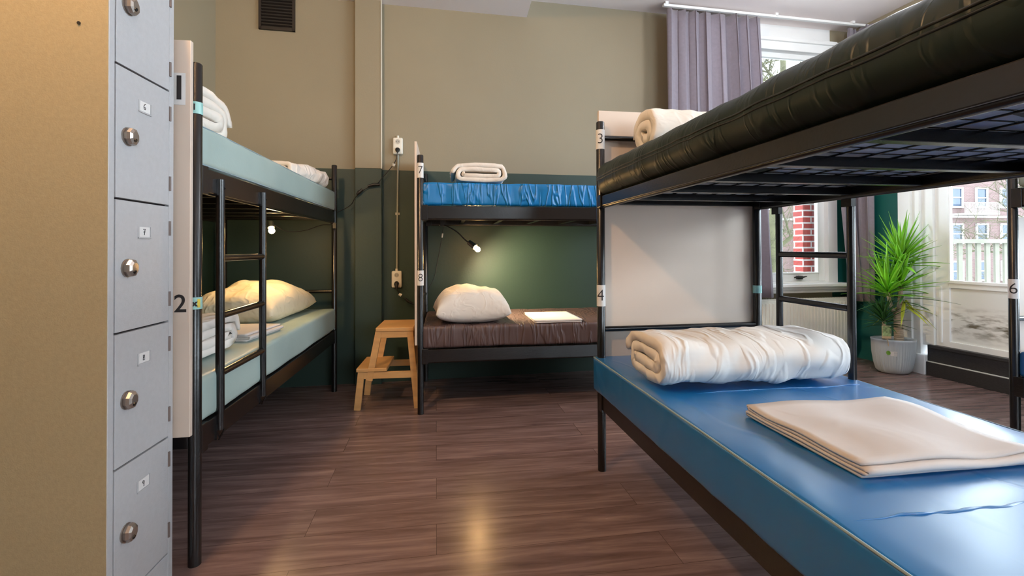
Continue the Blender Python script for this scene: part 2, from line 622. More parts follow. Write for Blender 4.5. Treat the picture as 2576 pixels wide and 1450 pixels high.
# right wall with the balcony door and an added unseen window for extra daylight
m = MB()
for (s0, s1, z0, z1, mi) in ((-0.1, 0.49, 0, GZ, 1), (-0.1, 0.49, GZ, 3.35, 0), (0.49, 1.72, 2.95, 3.35, 0),
                             (1.72, 2.2, 0, GZ, 1), (1.72, 2.2, GZ, 3.35, 0),
                             (2.2, 5.0, 0, 0.75, 1), (2.2, 5.0, 3.0, 3.35, 0), (5.0, 8.7, 0, 3.35, 0)):
    wbox(m, s0, s1, -0.2, 0, z0, z1, mi, rp)
struct(m.build('wall_right', [M_BEIGE, M_TEAL]))
m = MB().box((-2.05, -4.35, CZ), (5.0, 4.6, CZ + 0.1))
struct(m.build('ceiling', M_CEIL))
m = MB()
m.box((-1.9, -4.2, LZ), (0.595, 4.15, CZ + 0.01))
low = m.build('ceiling_soffit', M_CEIL)
struct(low)

# window 1 in the back wall
m = MB()
for (u0, u1, z0, z1, o0, o1) in ((2.36, 2.46, 0.72, 3.14, -0.1, 0.03), (3.67, 3.78, 0.72, 3.14, -0.1, 0.03),
                                 (2.36, 3.78, 3.04, 3.17, -0.1, 0.05), (2.40, 3.74, 0.72, 0.77, -0.1, 0.02),
                                 (2.36, 3.80, 3.12, 3.15, 0.0, 0.075)):
    wbox(m, u0, u1, o0, o1, z0, z1)
struct(m.build('window_1', M_WHITE, bevel=0.004))
w1 = bpy.data.objects['window_1']
m = MB()
for (u0, u1, z0, z1) in ((2.46, 2.53, 0.77, 3.04), (3.60, 3.67, 0.77, 3.04), (2.53, 3.60, 0.77, 0.845), (2.53, 3.60, 2.99, 3.04), (2.53, 3.60, 2.22, 2.27)):
    wbox(m, u0, u1, -0.06, -0.015, z0, z1)
for (u0, u1, z0, z1) in ((2.53, 2.545, 0.845, 2.22), (3.585, 3.60, 0.845, 2.22), (2.53, 3.60, 0.845, 0.858), (2.53, 3.60, 2.205, 2.22)):
    wbox(m, u0, u1, -0.05, -0.008, z0, z1)
m.build('window_sash', M_WHITE, w1, bevel=0.003)
m = MB(); wbox(m, 2.53, 3.60, -0.042, -0.036, 0.84, 3.0)
m.build('window_pane', M_GLASS, w1)
m = MB()
wbox(m, 2.38, 3.86, -0.02, 0.16, 0.725, 0.755)
wbox(m, 2.40, 3.84, 0.0, 0.13, 0.70, 0.725)
wbox(m, 2.40, 3.84, 0.0, 0.10, 0.665, 0.70)
m.build('window_sill', M_WHITE, w1, bevel=0.006)
hd = MB()
hp = [wp(3.30, 0.0, 0.808), wp(3.33, 0.02, 0.818), wp(3.37, 0.028, 0.812), wp(3.42, 0.026, 0.82)]
hd.tube(hp, [0.006, 0.011, 0.010, 0.005], 8)
wbox(hd, 3.335, 3.39, -0.015, 0.012, 0.79, 0.825)
hd.build('window_handle', M_DARK, w1)

# balcony door in the right wall, with its frame and raised threshold
m = MB()
for (s0, s1, z0, z1, o0, o1) in ((0.49, 0.60, 0.0, 2.95, -0.12, 0.035), (0.60, 0.66, 0.0, 2.95, -0.12, 0.015), (0.66, 0.75, 0.25, 2.9, -0.12, -0.01),
                                 (0.50, 1.72, 2.82, 2.95, -0.12, 0.03), (1.64, 1.72, 0.0, 2.95, -0.12, 0.03),
                                 (0.485, 0.71, 0.0, 0.17, -0.1, 0.045)):
    wbox(m, s0, s1, o0, o1, z0, z1, 0, rp)
d1 = struct(m.build('door_1', M_WHITE, bevel=0.004))
m = MB()
DS0, DS1 = 0.75, 1.64
for (s0, s1, z0, z1) in ((DS0, 0.852, 0.25, 2.82), (1.54, DS1, 0.25, 2.82), (0.852, 1.54, 2.68, 2.82), (0.852, 1.54, 0.76, 0.81), (0.852, 1.54, 0.25, 0.31)):
    wbox(m, s0, s1, -0.08, -0.035, z0, z1, 0, rp)
for (s0, s1, z0, z1) in ((0.84, 1.55, 0.80, 0.825), (0.852, 0.868, 0.81, 2.68), (0.78, 0.80, 0.29, 0.77)):
    wbox(m, s0, s1, -0.05, -0.022, z0, z1, 0, rp)
wbox(m, 0.84, 1.56, -0.06, -0.052, 0.3, 0.77, 1, rp)


def stain_mat():
    mm = bpy.data.materials.new('mould_stained_white_paint')
    mm.use_nodes = True
    n, l = mm.node_tree.nodes, mm.node_tree.links
    b = n['Principled BSDF']; b.inputs['Roughness'].default_value = 0.5
    tc = n.new('ShaderNodeTexCoord')
    sp = n.new('ShaderNodeSeparateXYZ'); l.new(tc.outputs['Object'], sp.inputs[0])
    mp = n.new('ShaderNodeMapping'); mp.inputs['Scale'].default_value = (4, 4, 14)
    l.new(tc.outputs['Object'], mp.inputs[0])
    nz = n.new('ShaderNodeTexNoise'); nz.inputs['Scale'].default_value = 2.2; nz.inputs['Detail'].default_value = 8
    l.new(mp.outputs[0], nz.inputs['Vector'])
    mr = n.new('ShaderNodeMapRange'); mr.inputs['From Min'].default_value = 0.46; mr.inputs['From Max'].default_value = 0.66
    l.new(nz.outputs[0], mr.inputs[0])
    # the mould sits in a band of the panel between 0.36 and 0.6 m above the floor
    d = n.new('ShaderNodeMath'); d.operation = 'SUBTRACT'; d.inputs[1].default_value = 0.47; l.new(sp.outputs[2], d.inputs[0])
    a = n.new('ShaderNodeMath'); a.operation = 'ABSOLUTE'; l.new(d.outputs[0], a.inputs[0])
    m2 = n.new('ShaderNodeMapRange'); m2.inputs['From Min'].default_value = 0.03; m2.inputs['From Max'].default_value = 0.15
    m2.inputs['To Min'].default_value = 1; m2.inputs['To Max'].default_value = 0
    l.new(a.outputs[0], m2.inputs[0])
    mu = n.new('ShaderNodeMath'); mu.operation = 'MULTIPLY'; l.new(mr.outputs[0], mu.inputs[0]); l.new(m2.outputs[0], mu.inputs[1])
    mx = n.new('ShaderNodeMixRGB'); l.new(mu.outputs[0], mx.inputs[0])
    mx.inputs[1].default_value = (*lin((228, 230, 228)), 1); mx.inputs[2].default_value = (*lin((104, 98, 84)), 1)
    l.new(mx.outputs[0], b.inputs['Base Color'])
    return mm


leaf = m.build('door_leaf', [M_WHITE, stain_mat()], d1, bevel=0.003)
m = MB(); wbox(m, 0.86, 1.55, -0.066, -0.060, 0.8, 2.7, 0, rp)
m.build('door_pane', M_GLASS, d1)
m = MB()
wbox(m, 0.711, 1.72, -0.08, 0.03, 0.0, 0.115, 0, rp)
wbox(m, 0.711, 1.72, -0.08, 0.012, 0.12, 0.24, 0, rp)
wbox(m, 0.715, 1.72, -0.12, 0.018, 0.235, 0.262, 0, rp)
wbox(m, 0.711, 1.72, -0.08, 0.024, 0.112, 0.122, 1, rp)
struct(m.build('trim_1', [M_BLACKW, M_DIRTY], bevel=0.003))
# window 2, unseen, added to the right wall to let in more light
m = MB()
for (s0, s1, z0, z1) in ((2.2, 2.28, 0.75, 3.0), (4.92, 5.0, 0.75, 3.0), (2.2, 5.0, 0.75, 0.83), (2.2, 5.0, 2.92, 3.0), (3.57, 3.64, 0.83, 2.92)):
    wbox(m, s0, s1, -0.1, 0.02, z0, z1, 0, rp)
w2 = struct(m.build('added_window_2', M_WHITE, bevel=0.004))
m = MB(); wbox(m, 2.28, 4.92, -0.045, -0.04, 0.83, 2.92, 0, rp)
m.build('window_pane', M_GLASS, w2)

# window 3, unseen, added behind the viewer to fill surfaces facing the camera
m = MB()
for (x0, x1, z0, z1) in ((1.5, 1.58, 0.85, 2.85), (4.42, 4.5, 0.85, 2.85), (1.5, 4.5, 0.85, 0.93), (1.5, 4.5, 2.77, 2.85), (2.96, 3.04, 0.93, 2.77)):
    m.box((x0, -4.24, z0), (x1, -4.16, z1))
w3 = struct(m.build('added_window_3', M_WHITE, bevel=0.004))
MB().box((1.58, -4.21, 0.93), (4.42, -4.205, 2.77)).build('window_pane', M_GLASS, w3)

# ------------------------------------------------------------------ bunk beds
def number_label(name, parent, x, y, z, r, h, text, face, m_lab=None, wrap=2 * PI, tsize=0.05, bold=-0.0008):
    """paper strip wrapped round a tube; the number sits on it facing angle face (local)."""
    mb = MB()
    seg = 28
    rr = r + 0.0012
    vs, fs = [], []
    for k in range(seg + 1):
        a = face - wrap / 2 + wrap * k / seg
        for zz in (z - h / 2, z + h / 2):
            vs.append((x + rr * math.cos(a), y + rr * math.sin(a), zz))
    for k in range(seg):
        fs.append((2 * k, 2 * k + 2, 2 * k + 3, 2 * k + 1))
    mb.add(vs, fs, 0, True)
    lab = mb.build(name, m_lab or M_PAPER, parent)
    if text:
        tv, tf = text_mesh(text, tsize, bold)
        rt = rr + 0.0012
        out = []
        for v in tv:
            a = face + v.x / rt
            out.append((x + rt * math.cos(a), y + rt * math.sin(a), z + v.y))
        MB().add(out, tf, 0).build('number', M_INK, lab)
    return lab


M_BOLT = mat('tan_plastic_bolt_cap', (150, 112, 84), 0.6, var=0.2, vscale=40)


def bunk(name, label, origin, rz, W, L, H, z_lo, z_up, ladder=None, rh=0.088, clips=False):
    """local x 0..W across, y 0..L from the board end; z_lo / z_up are the rail tops."""
    t = thing(name, label, 'bunk bed', origin, rz)
    R = 0.0205
    for (x, y) in ((0, 0), (W, 0), (0, L), (W, L)):
        mb = MB().tube([(x, y, 0.0), (x, y, H - 0.004), (x, y, H)], [R, R, R - 0.003], 20)
        mb.build('post', M_BLACK, t)
    for zt in (z_up, z_lo):
        k = (rh if zt == z_up else 0.088) / 0.088
        for x in (0, W):
            sgn = 1 if x == 0 else -1
            mb = MB()
            mb.box((x - 0.014, 0.035, zt - 0.088 * k), (x + 0.014, L - 0.035, zt - 0.003))
            # rolled lower edge
            mb.tube([(x + sgn * 0.004, 0.03, zt - 0.086 * k), (x + sgn * 0.004, L - 0.03, zt - 0.086 * k)], 0.0105, 10)
            for y in (0.028, L - 0.028):
                mb.box((x - 0.02, y - 0.022, zt - 0.098 * k), (x + 0.02, y + 0.022, zt + 0.004))
            mb.build('side_rail', M_BLACK, t, bevel=0.003)
        for y in (0, L):
            mb = MB().box((0.015, y - 0.012, zt - 0.07 * k), (W - 0.015, y + 0.012, zt - 0.008))
            mb.build('end_rail', M_BLACK, t, bevel=0.003)
        for i in range(1, 7):
            y = 0.02 + i * (L - 0.04) / 7
            mb = MB().box((0.016, y - 0.004, zt - 0.080 * k), (W - 0.016, y + 0.004, zt + 0.022 - 0.068 * k))
            mb.box((0.016, y - 0.016, zt - 0.082 * k), (W - 0.016, y + 0.012, zt - 0.082 * k + 0.004))
            sl_ = mb.build('slat', M_BLACK, t, bevel=0.0015)
            if clips and zt == z_up:
                MB().tube([(0.014, y - 0.02, zt - 0.05 * k), (0.026, y - 0.02, zt - 0.05 * k), (0.030, y - 0.02, zt - 0.05 * k)], [0.010, 0.010, 0.004], 10).build('slat_bolt', M_BOLT, sl_)
        mb = MB()
        x = 0.06
        while x < W - 0.03:
            mb.tube([(x, 0.03, zt - 0.018), (x, L - 0.03, zt - 0.018)], 0.0028, 5); x += 0.095
        y = 0.05
        while y < L - 0.03:
            mb.tube([(0.014, y, zt - 0.013), (W - 0.014, y, zt - 0.013)], 0.0022, 5); y += 0.062
        mb.build('wire_mesh', M_BLACK, t)
    for y in (0, L):
        for z in (1.655, z_lo + 0.30):
            MB().tube([(0.018, y, z), (W - 0.018, y, z)], 0.013, 14).build('crossbar', M_BLACK, t)
    if ladder is not None:
        x = -0.018 if ladder == 0 else W + 0.018
        sx = 1 if ladder == 0 else -1
        lad = None
        for i, y in enumerate((0.14, 0.55)):
            mb = MB().tube([(x, y, z_lo - 0.06), (x, y, z_up - 0.03)], 0.0155, 16)
            for zz in (z_up, z_lo):
                mb.box((min(x, x + sx * 0.026), y - 0.024, zz - 0.092), (max(x, x + sx * 0.022), y + 0.024, zz - 0.035))
                mb.tube([(x + sx * 0.004, y, zz - 0.1), (x - sx * 0.017, y, zz - 0.06)], 0.003, 6)
            mb.build('ladder_upright', M_BLACK, t)
        for z in (1.07, 0.85, 0.63):
            MB().tube([(x, 0.15, z), (x, 0.54, z)], 0.014, 14).build('ladder_rung', M_BLACK, t)
    return t


def board(parent, W, z0, z1, y=-0.032, x0=0.0, th=0.018):
    mb = MB().box((x0, y - th / 2, z0), (W, y + th / 2, z1))
    return mb.build('headboard', M_PANEL, parent, bevel=0.002)


def mattress(name, label, M, W, L, z0, th, material, r=0.03, sag=0.0, wr=0.0, over=0.0, piping=None, seed=0.0, seam=False, puff=0.0, y0=0.012, group=None):
    """M = bunk empty; sits on the rails of that bed but is a thing of its own."""
    LL = L - 2 * y0

    def disp(p, nn):
        q = p.copy()
        tz = (p.z + th / 2) / th
        if puff:
            side = abs(nn.x)
            q.x += (1 if p.x > 0 else -1) * puff * math.sin(PI * min(1, max(0, tz))) * (0.4 + 0.6 * side) * (abs(p.x) / (W / 2)) ** 6 * (1 - (abs(p.y) / (LL / 2)) ** 14)
            q.y += (1 if p.y > 0 else -1) * puff * 0.8 * math.sin(PI * min(1, max(0, tz))) * (abs(p.y) / (LL / 2)) ** 30 * (1 - (abs(p.x) / (W / 2 + over)) ** 14)
        if wr:
            k = N((p.x * 2.0, p.y * 4.5, p.z * 3), 2.0, seed) + 0.5 * N((p.x * 4, p.y * 13, p.z * 6), 1.6, seed + 3)
            q += nn * k * wr
        if sag and nn.z > 0.5:
            q.z -= sag * (0.5 + N((p.x, p.y, 0), 1.7, seed))
        return q
    vs, fs = rounded(W + 2 * over, LL, th, r, (14, 44, 4), disp)
    base = thing(name, label, 'mattress', M.location, M.rotation_euler.z, group)
    c = Vector((W / 2, L / 2, z0 + th / 2))
    mb = MB().add([v + c for v in vs], fs, 0, True)
    o = mb.build('cover', material, base)
    if piping:
        hw, hl = W / 2 + over - r * 0.3, LL / 2 - r * 0.3
        for zt in ((z0 + th - r * 0.3,) if piping != 'both' else (z0 + th - r * 0.3, z0 + r * 0.3)):
            cx, cy = W / 2, L / 2
            n = 30
            pts = []
            cor = [(-hw, -hl), (hw, -hl), (hw, hl), (-hw, hl), (-hw, -hl)]
            for a, b in zip(cor[:-1], cor[1:]):
                for i in range(n):
                    f = i / n
                    x = a[0] + (b[0] - a[0]) * f; y = a[1] + (b[1] - a[1]) * f
                    pts.append((cx + x, cy + y, zt + 0.0015 * N((x * 7, y * 7, 0))))
            pts.append(pts[0])
            MB().tube(pts, 0.0032, 6, cap=False).build('piping', piping_mat, base)
    if seam:
        pf = puff * ((W / 2 + over) / (W / 2)) ** 6
        hw, hl = W / 2 + over + 0.001, LL / 2 - 0.03
        for sx in (-1, 1):
            for dz in (0.0, 0.012):
                pts = []
                for i in range(121):
                    y = -hl + 2 * hl * i / 120
                    kk = N((sx * (W / 2 + over) * 2.0, y * 4.5, 0.0), 2.0, seed) + 0.5 * N((sx * (W / 2 + over) * 4, y * 13, 0), 1.6, seed + 3)
                    pts.append((W / 2 + sx * (hw - 0.0015 + kk * wr + pf * (1 - (abs(y) / (LL / 2)) ** 14)), L / 2 + y, z0 + th / 2 + dz - 0.004 + 0.003 * N((y * 9, 0, dz * 20))))
                MB().tube(pts, 0.0028, 6).build('seam', piping_mat2, base)
    return base


piping_mat = mat('pale_piping', (138, 158, 168), 0.4, var=0.05)
piping_mat2 = mat('black_seam', (16, 20, 18), 0.4, var=0.05)

# bed A (numbers 1 / 2), left
AW, AL = 0.88, 2.005
aA = 0.0225
A0 = Vector((-0.925, 1.755, 0)) - Vector((math.cos(aA), math.sin(aA), 0)) * 0.80
AW = 0.80
bedA = bunk('bunk_bed', 'black steel bunk bed beside the lockers with a ladder near its tall post', A0, aA, AW, AL, 1.76, 0.478, 1.40, ladder=1)
hb = board(bedA, AW + 0.004, 0.46, 1.825, x0=-0.02)
# paper label and digits on the outside of board A
mb = MB().box((AW - 0.065, -0.0425, 1.60), (AW - 0.012, -0.0415, 1.71)); lb = mb.build('number_label', M_PAPER, hb)
tv, tf = text_mesh('1', 0.11, 0.004)
MB().add([(v.x * 0.8 + AW - 0.032, -0.0435, v.y + 1.655) for v in tv], tf).build('number', M_INK, lb)
mb = MB().box((AW - 0.115, -0.0425, 0.85), (AW - 0.004, -0.0415, 0.97)); lb = mb.build('number_label', M_PANEL, hb)
tv, tf = text_mesh('2', 0.085, 0.001)
MB().add([(v.x + AW - 0.026, -0.0435, v.y + 0.915) for v in tv], tf).build('number', M_INK, lb)
M_TAPE = mat('turquoise_tape', (150, 200, 196), 0.4, var=0.1, vscale=40)
M_TAPEY = mat('yellow_tape', (222, 196, 60), 0.4, var=0.1, vscale=40)
number_label('tape_band', bedA, AW, 0, 1.60, 0.0205, 0.042, '1', -1.3, M_TAPE, tsize=0.03, bold=0.001)
lb = number_label('tape_band', bedA, AW, 0, 0.915, 0.0205, 0.042, 'x', -1.2, M_TAPE, tsize=0.03, bold=0.0015)
for fa in (-PI / 2 - 0.35, -PI / 2 + 0.95):
    number_label('tape_patch', lb, AW, 0, 0.915, 0.0213, 0.030, '', fa, M_TAPEY, wrap=0.45)
mA1 = mattress('mattress', 'pale mint vinyl mattress on the upper bunk beside the lockers', bedA, AW, AL, 1.403, 0.15, M_MINT, r=0.022, wr=0.003, over=0.01, piping='both', seed=1)
mA2 = mattress('mattress', 'pale mint vinyl mattress on the lower bunk beside the lockers', bedA, AW, AL, 0.482, 0.165, M_MINT, r=0.022, wr=0.003, over=0.012, seed=2)

# bed B (numbers 3 / 4), right foreground
BW, BL = 0.86, 2.0
aB = 0.045
Bp = Vector((0.700, 2.262, 0))
B0 = Bp + Vector((math.cos(aB), math.sin(aB), 0)) * BW
bedB = bunk('bunk_bed', 'black steel bunk bed in the right foreground with numbers 3 and 4 on its post', B0, PI + aB, BW, BL, 1.735, 0.40, 1.362, ladder=0, rh=0.052, clips=True)
board(bedB, BW + 0.0, 0.44, 1.80, x0=-0.0)
number_label('number_label', bedB, BW, 0, 1.645, 0.0205, 0.097, '3', 1.25, tsize=0.072)
number_label('number_label', bedB, BW, 0, 0.868, 0.0205, 0.105, '4', 1.1, tsize=0.080)
lb = number_label('tape_band', bedB, 0, 0, 0.885, 0.0205, 0.04, '', PI / 2 + 0.3, M_TAPE)
mB1 = mattress('mattress', 'dark green vinyl mattress bulging over the upper bunk in the right foreground', bedB, BW, BL, 1.352, 0.172, M_DKGREEN, r=0.055, wr=0.006, over=0.02, seam=True, seed=5, puff=0.022, y0=0.0)
MB().box((0.03, 0.02, 1.3495), (BW - 0.03, BL - 0.02, 1.3535)).build('underside_cloth', mat('grey_underside_cloth', (170, 180, 192), 0.9, var=0.05, vscale=20), mB1)
mB2 = mattress('mattress', 'glossy blue vinyl mattress on the lower bunk numbered 4', bedB, BW, BL, 0.395, 0.165, M_BLUE, r=0.014, wr=0.0035, over=0.035, piping='top', seed=8, y0=-0.03)

for yy, x0, x1, sd in ((0.62, 0.02, 0.80, 3), (1.42, 0.10, 0.86, 7)):
    pts = []
    for i in range(61):
        x = x0 + (x1 - x0) * i / 60
        pts.append((x, yy + 0.022 * N((x * 3, sd, 0)) + 0.006 * N((x * 17, sd, 0)), 0.5605 + 0.0025 * N((x * 9, sd, 5))))
    MB().tube(pts, [0.0005 + 0.0042 * math.sin(PI * i / 60) ** 0.5 * (0.7 + 0.6 * N((i * 0.35, sd, 0))) for i in range(61)], 8).build('crease', M_BLUE, mB2)

# bed C (numbers 7 / 8), along the back wall
CW, CL = 0.79, 2.0
aC = 0.03
Cp = Vector((-0.262, 3.175, 0))
C0 = Cp + Vector((-math.sin(aC), math.cos(aC), 0)) * CW
bedC = bunk('bunk_bed', 'black steel bunk bed along the back wall with numbers 7 and 8', C0, -PI / 2 + aC, CW, CL, 1.735, 0.432, 1.395)
board(bedC, CW + 0.01, 0.46, 1.825, x0=-0.0, y=-0.030, th=0.016)
number_label('number_label', bedC, CW, 0, 1.63, 0.0205, 0.10, '7', 0.05, tsize=0.075)
number_label('number_label', bedC, CW, 0, 0.91, 0.0205, 0.10, '8', 0.05, tsize=0.075)
mC1 = mattress('mattress', 'bright blue creased mattress on the upper bunk at the back wall', bedC, CW, CL, 1.398, 0.155, M_BLUE2, r=0.02, wr=0.005, over=0.01, seed=11)
mC2 = mattress('mattress', 'dark brown creased mattress on the lower bunk at the back wall', bedC, CW, CL, 0.434, 0.15, M_BROWN, r=0.022, wr=0.006, over=0.01, seed=14)

# bed D (numbers 5 / 6), at the right edge
Dp = Vector((2.862, 2.12, 0))
D0 = Dp + Vector((math.cos(aB), math.sin(aB), 0)) * 0.86
bedD = bunk('bunk_bed', 'black steel bunk bed at the right edge with number 6 on its post', D0, PI + aB, 0.86, 2.0, 1.735, 0.43, 1.402)
board(bedD, 0.80, 0.44, 1.26, x0=-0.0)
number_label('number_label', bedD, 0.86, 0, 0.885, 0.0205, 0.10, '6', 0.55, tsize=0.08)
mD1 = mattress('mattress', 'mint vinyl mattress on the upper bunk at the right edge', bedD, 0.86, 2.0, 1.405, 0.14, M_MINT, r=0.03, wr=0.004, seed=21)
mD2 = mattress('mattress', 'blue vinyl mattress on the lower bunk at the right edge', bedD, 0.86, 2.0, 0.434, 0.13, M_BLUE, r=0.02, wr=0.004, seed=23)


# ------------------------------------------------------------------ bedding
def spiral_roll(name, label, cat, loc, rz, length, w, h, th, turns, material, seed=0.0, wr=0.01, group=None, flat=1.0, segs=34, lay=None):
    """flattened spiral of quilt, axis along local x, lying on z = 0; both ends show the turns."""
    n = int(turns * 30)
    rmax = h / 2
    core = max(0.0, w / 2 - rmax)
    pts = []
    r0 = rmax - th / 2
    gap = th * 0.96
    for i in range(n + 1):
        a = 2 * PI * i / 30
        r = r0 - gap * (i / 30)
        if r < th * 0.1:
            break
        f = 0.82 + 0.18 * r / r0
        cx = core * f
        x = math.cos(a); z = math.sin(a)
        px = (cx if x > 0 else -cx) * min(1, abs(x) * 2.2) + r * x
        pts.append(Vector((px, r * z * (1.0 if z > 0 else 1.0), a)))
    m = len(pts)

    def ring(s, shrink):
        out_o, out_i = [], []
        for i, p in enumerate(pts):
            q0 = pts[max(0, i - 1)]; q1 = pts[min(m - 1, i + 1)]
            t = Vector((q1.x - q0.x, q1.y - q0.y)); t.normalize()
            nr = Vector((t.y, -t.x))
            k = wr * (N((s * 5.0 + 0.4 * p.z, p.z * 1.3, seed)) + 0.6 * N((s * 13 + p.z, p.z * 0.5, seed + 5)))
            hh = th / 2 * shrink * (1.0 if 0 < i < m - 1 else 0.5)
            c = Vector((p.x, p.y))
            e = 1 if i < 32 else 0.3
            out_o.append((c + nr * (hh + k * e)))
            out_i.append((c - nr * (hh - k * e * 0.3)))
        return out_o + out_i[::-1]
    svals = [0, 0.008, 0.025, 0.05] + [0.05 + 0.90 * i / segs for i in range(1, segs)] + [0.95, 0.975, 0.992, 1]
    sh = [0.82, 0.93, 0.98, 1] + [1] * (segs - 1) + [1, 0.98, 0.93, 0.82]
    vs, fs = [], []
    K = 2 * m
    for s, f in zip(svals, sh):
        rr = ring(s, f)
        for j, p in enumerate(rr):
            end = 0.012 * N((p.x * 14, p.y * 14, seed + (0 if s < .5 else 9)))
            x = (s - 0.5) * length + end * (1 if s < 0.03 or s > 0.97 else 0)
            vs.append((x, p.x, p.y + rmax))
    for a in range(len(svals) - 1):
        for k in range(K):
            b0 = a * K + k; b1 = a * K + (k + 1) % K
            fs.append((b0, b1, b1 + K, b0 + K))
    for base, rev in ((0, False), ((len(svals) - 1) * K, True)):
        for i in range(m - 1):
            q = (base + i, base + i + 1, base + K - 2 - i, base + K - 1 - i)
            fs.append(q[::-1] if not rev else q)
    mn = min(v[2] for v in vs)
    vs = [(v[0], v[1], v[2] - mn) if v[2] < 0.004 + mn else (v[0], v[1], v[2] - mn) for v in vs]
    o = MB().add(vs, fs, 0, True).build(name, material)
    o.location = loc
    o.rotation_euler = (0, 0, rz)
    tag(o, label, cat, group)
    return o


def pillow(name, label, loc, rz, sx, sy, h, material, seed=0.0, tilt=(0, 0), wr=0.012, pinch=0.08, lean=0.0):
    n = 46

    def surf(sgn):
        def f(a, b):
            u, v = a * 2 - 1, b * 2 - 1
            e = (1 - abs(u) ** 2.6) * (1 - abs(v) ** 2.6)
            z = sgn * h / 2 * max(0, e) ** 0.42
            # corners reach out, edges draw in
            x = u * sx / 2 * (1 - pinch * (1 - v * v) * abs(u) ** 3)
            y = v * sy / 2 * (1 - pinch * (1 - u * u) * abs(v) ** 3)
            k = wr * (N((x * 6, y * 6, sgn), 1.0, seed) + 0.6 * N((x * 16, y * 7, sgn), 1.2, seed + 2)) * max(0, e) ** 0.3
            if sgn < 0:
                z *= 0.45
            return (x, y, z + k * (1 if sgn > 0 else 0.2) + lean * u * u * 0)
        return f
    mb = MB()
    mb.grid(surf(1), n, n)
    g2 = MB().grid(surf(-1), n, n)
    mb.add(g2.v, [f[::-1] for f in g2.f], 0, True)
    mn = min(v[2] for v in mb.v)
    mb.v = [(v[0], v[1], v[2] - mn) for v in mb.v]
    o = mb.build(name, material, weld=True)
    o.location = loc
    o.rotation_euler = (tilt[0], tilt[1], rz)
    tag(o, label, 'pillow')
    return o


def folded(name, label, cat, loc, rz, w, d, layers, t, material, seed=0.0, wr=0.004, gapf=1.15, top_shift=0.0, group=None):
    """serpentine fold, creases along local x at the y ends; w along x, d along y."""
    c = []
    for i in range(layers):
        z = t * 0.5 + i * t * gapf
        ys = [-d / 2 + d * k / 14 for k in range(15)]
        sh = 0.006 * math.sin(i * 2.1 + seed)
        if i % 2:
            ys = ys[::-1]
        for y in ys:
            c.append(Vector((y + sh, z)))
        if i < layers - 1:
            ye = c[-1].x
            sg = 1 if ye > 0 else -1
            for k in range(1, 5):
                a = PI * k / 5
                c.append(Vector((ye + sg * math.sin(a) * t * 0.6, z + t * gapf * (1 - math.cos(a)) / 2)))
    m = len(c)
    K = 2 * m
    nseg = 20
    vs, fs = [], []
    H = layers * t * gapf
    for j in range(nseg + 1):
        x = -w / 2 + w * j / nseg
        off, inn = [], []
        for i, p in enumerate(c):
            q0, q1 = c[max(0, i - 1)], c[min(m - 1, i + 1)]
            tt = (q1 - q0)
            if tt.length < 1e-8:
                tt = Vector((1, 0))
            tt.normalize()
            nr = Vector((-tt.y, tt.x))
            k = wr * N((x * 5, p.x * 5, seed)) * (p.y / H)
            k2 = 0.004 * N((p.y * 200, 0, seed + (0 if j < nseg / 2 else 4)))
            xe = x + (k2 * 2 if j in (0, nseg) else 0)
            off.append((xe, p.x + nr.x * t * 0.45, p.y + nr.y * t * 0.45 + k))
            inn.append((xe, p.x - nr.x * t * 0.45, p.y - nr.y * t * 0.45 + k))
        vs += off + inn[::-1]
    for j in range(nseg):
        for k in range(K):
            a = j * K + k; b = j * K + (k + 1) % K
            fs.append((a, b, b + K, a + K))
    for base, rev in ((0, False), (nseg * K, True)):
        for i in range(m - 1):
            q = (base + i, base + i + 1, base + K - 2 - i, base + K - 1 - i)
            fs.append(q[::-1] if not rev else q)
    mn = min(v[2] for v in vs)
    vs = [(v[0], v[1], v[2] - mn) for v in vs]
    o = MB().add(vs, fs, 0, True).build(name, material, weld=False)
    bm = bmesh.new(); bm.from_mesh(o.data); bmesh.ops.recalc_face_normals(bm, faces=bm.faces); bm.to_mesh(o.data); bm.free()
    o.location = loc
    o.rotation_euler = (0, 0, rz)
    tag(o, label, cat, group)
    return o


# lower bunk 4
spiral_roll('rolled_duvet', 'large cream rolled duvet across the glossy blue mattress', 'duvet', (1.125, 1.83, 0.562), 0.02, 0.76, 0.42, 0.215, 0.043, 2.6, M_SHEETW, seed=3, wr=0.020)
folded('folded_sheet', 'large beige folded sheet on the blue mattress nearest the viewer', 'sheet', (1.17, 1.20, 0.562), 0.035, 0.50, 0.41, 4, 0.0085, M_SHEET2, seed=2, wr=0.022)
# upper bunk 3
spiral_roll('rolled_duvet', 'rolled duvet behind the dark green mattress against the cream board', 'duvet', (1.20, 2.08, 1.533), 0.03, 0.70, 0.28, 0.25, 0.048, 2.6, M_SHEET, seed=6, wr=0.012)
# back bed, upper: roll seen end-on
spiral_roll('rolled_duvet', 'white duvet rolled up end-on on the bright blue mattress', 'duvet', (0.135, 3.40, 1.555), PI / 2 + 0.03, 0.42, 0.41, 0.165, 0.031, 2.7, M_SHEET, seed=9, wr=0.008)
pillow('pillow', 'plump white pillow on the brown mattress under the reading lamp', (0.075, 3.40, 0.578), 0.1, 0.52, 0.46, 0.36, M_SHEET, seed=4, wr=0.02)
folded('folded_sheet', 'folded cream sheet lying on the brown mattress', 'sheet', (0.68, 3.42, 0.586), 0.03, 0.34, 0.42, 3, 0.006, M_SHEET2, seed=5, wr=0.002)
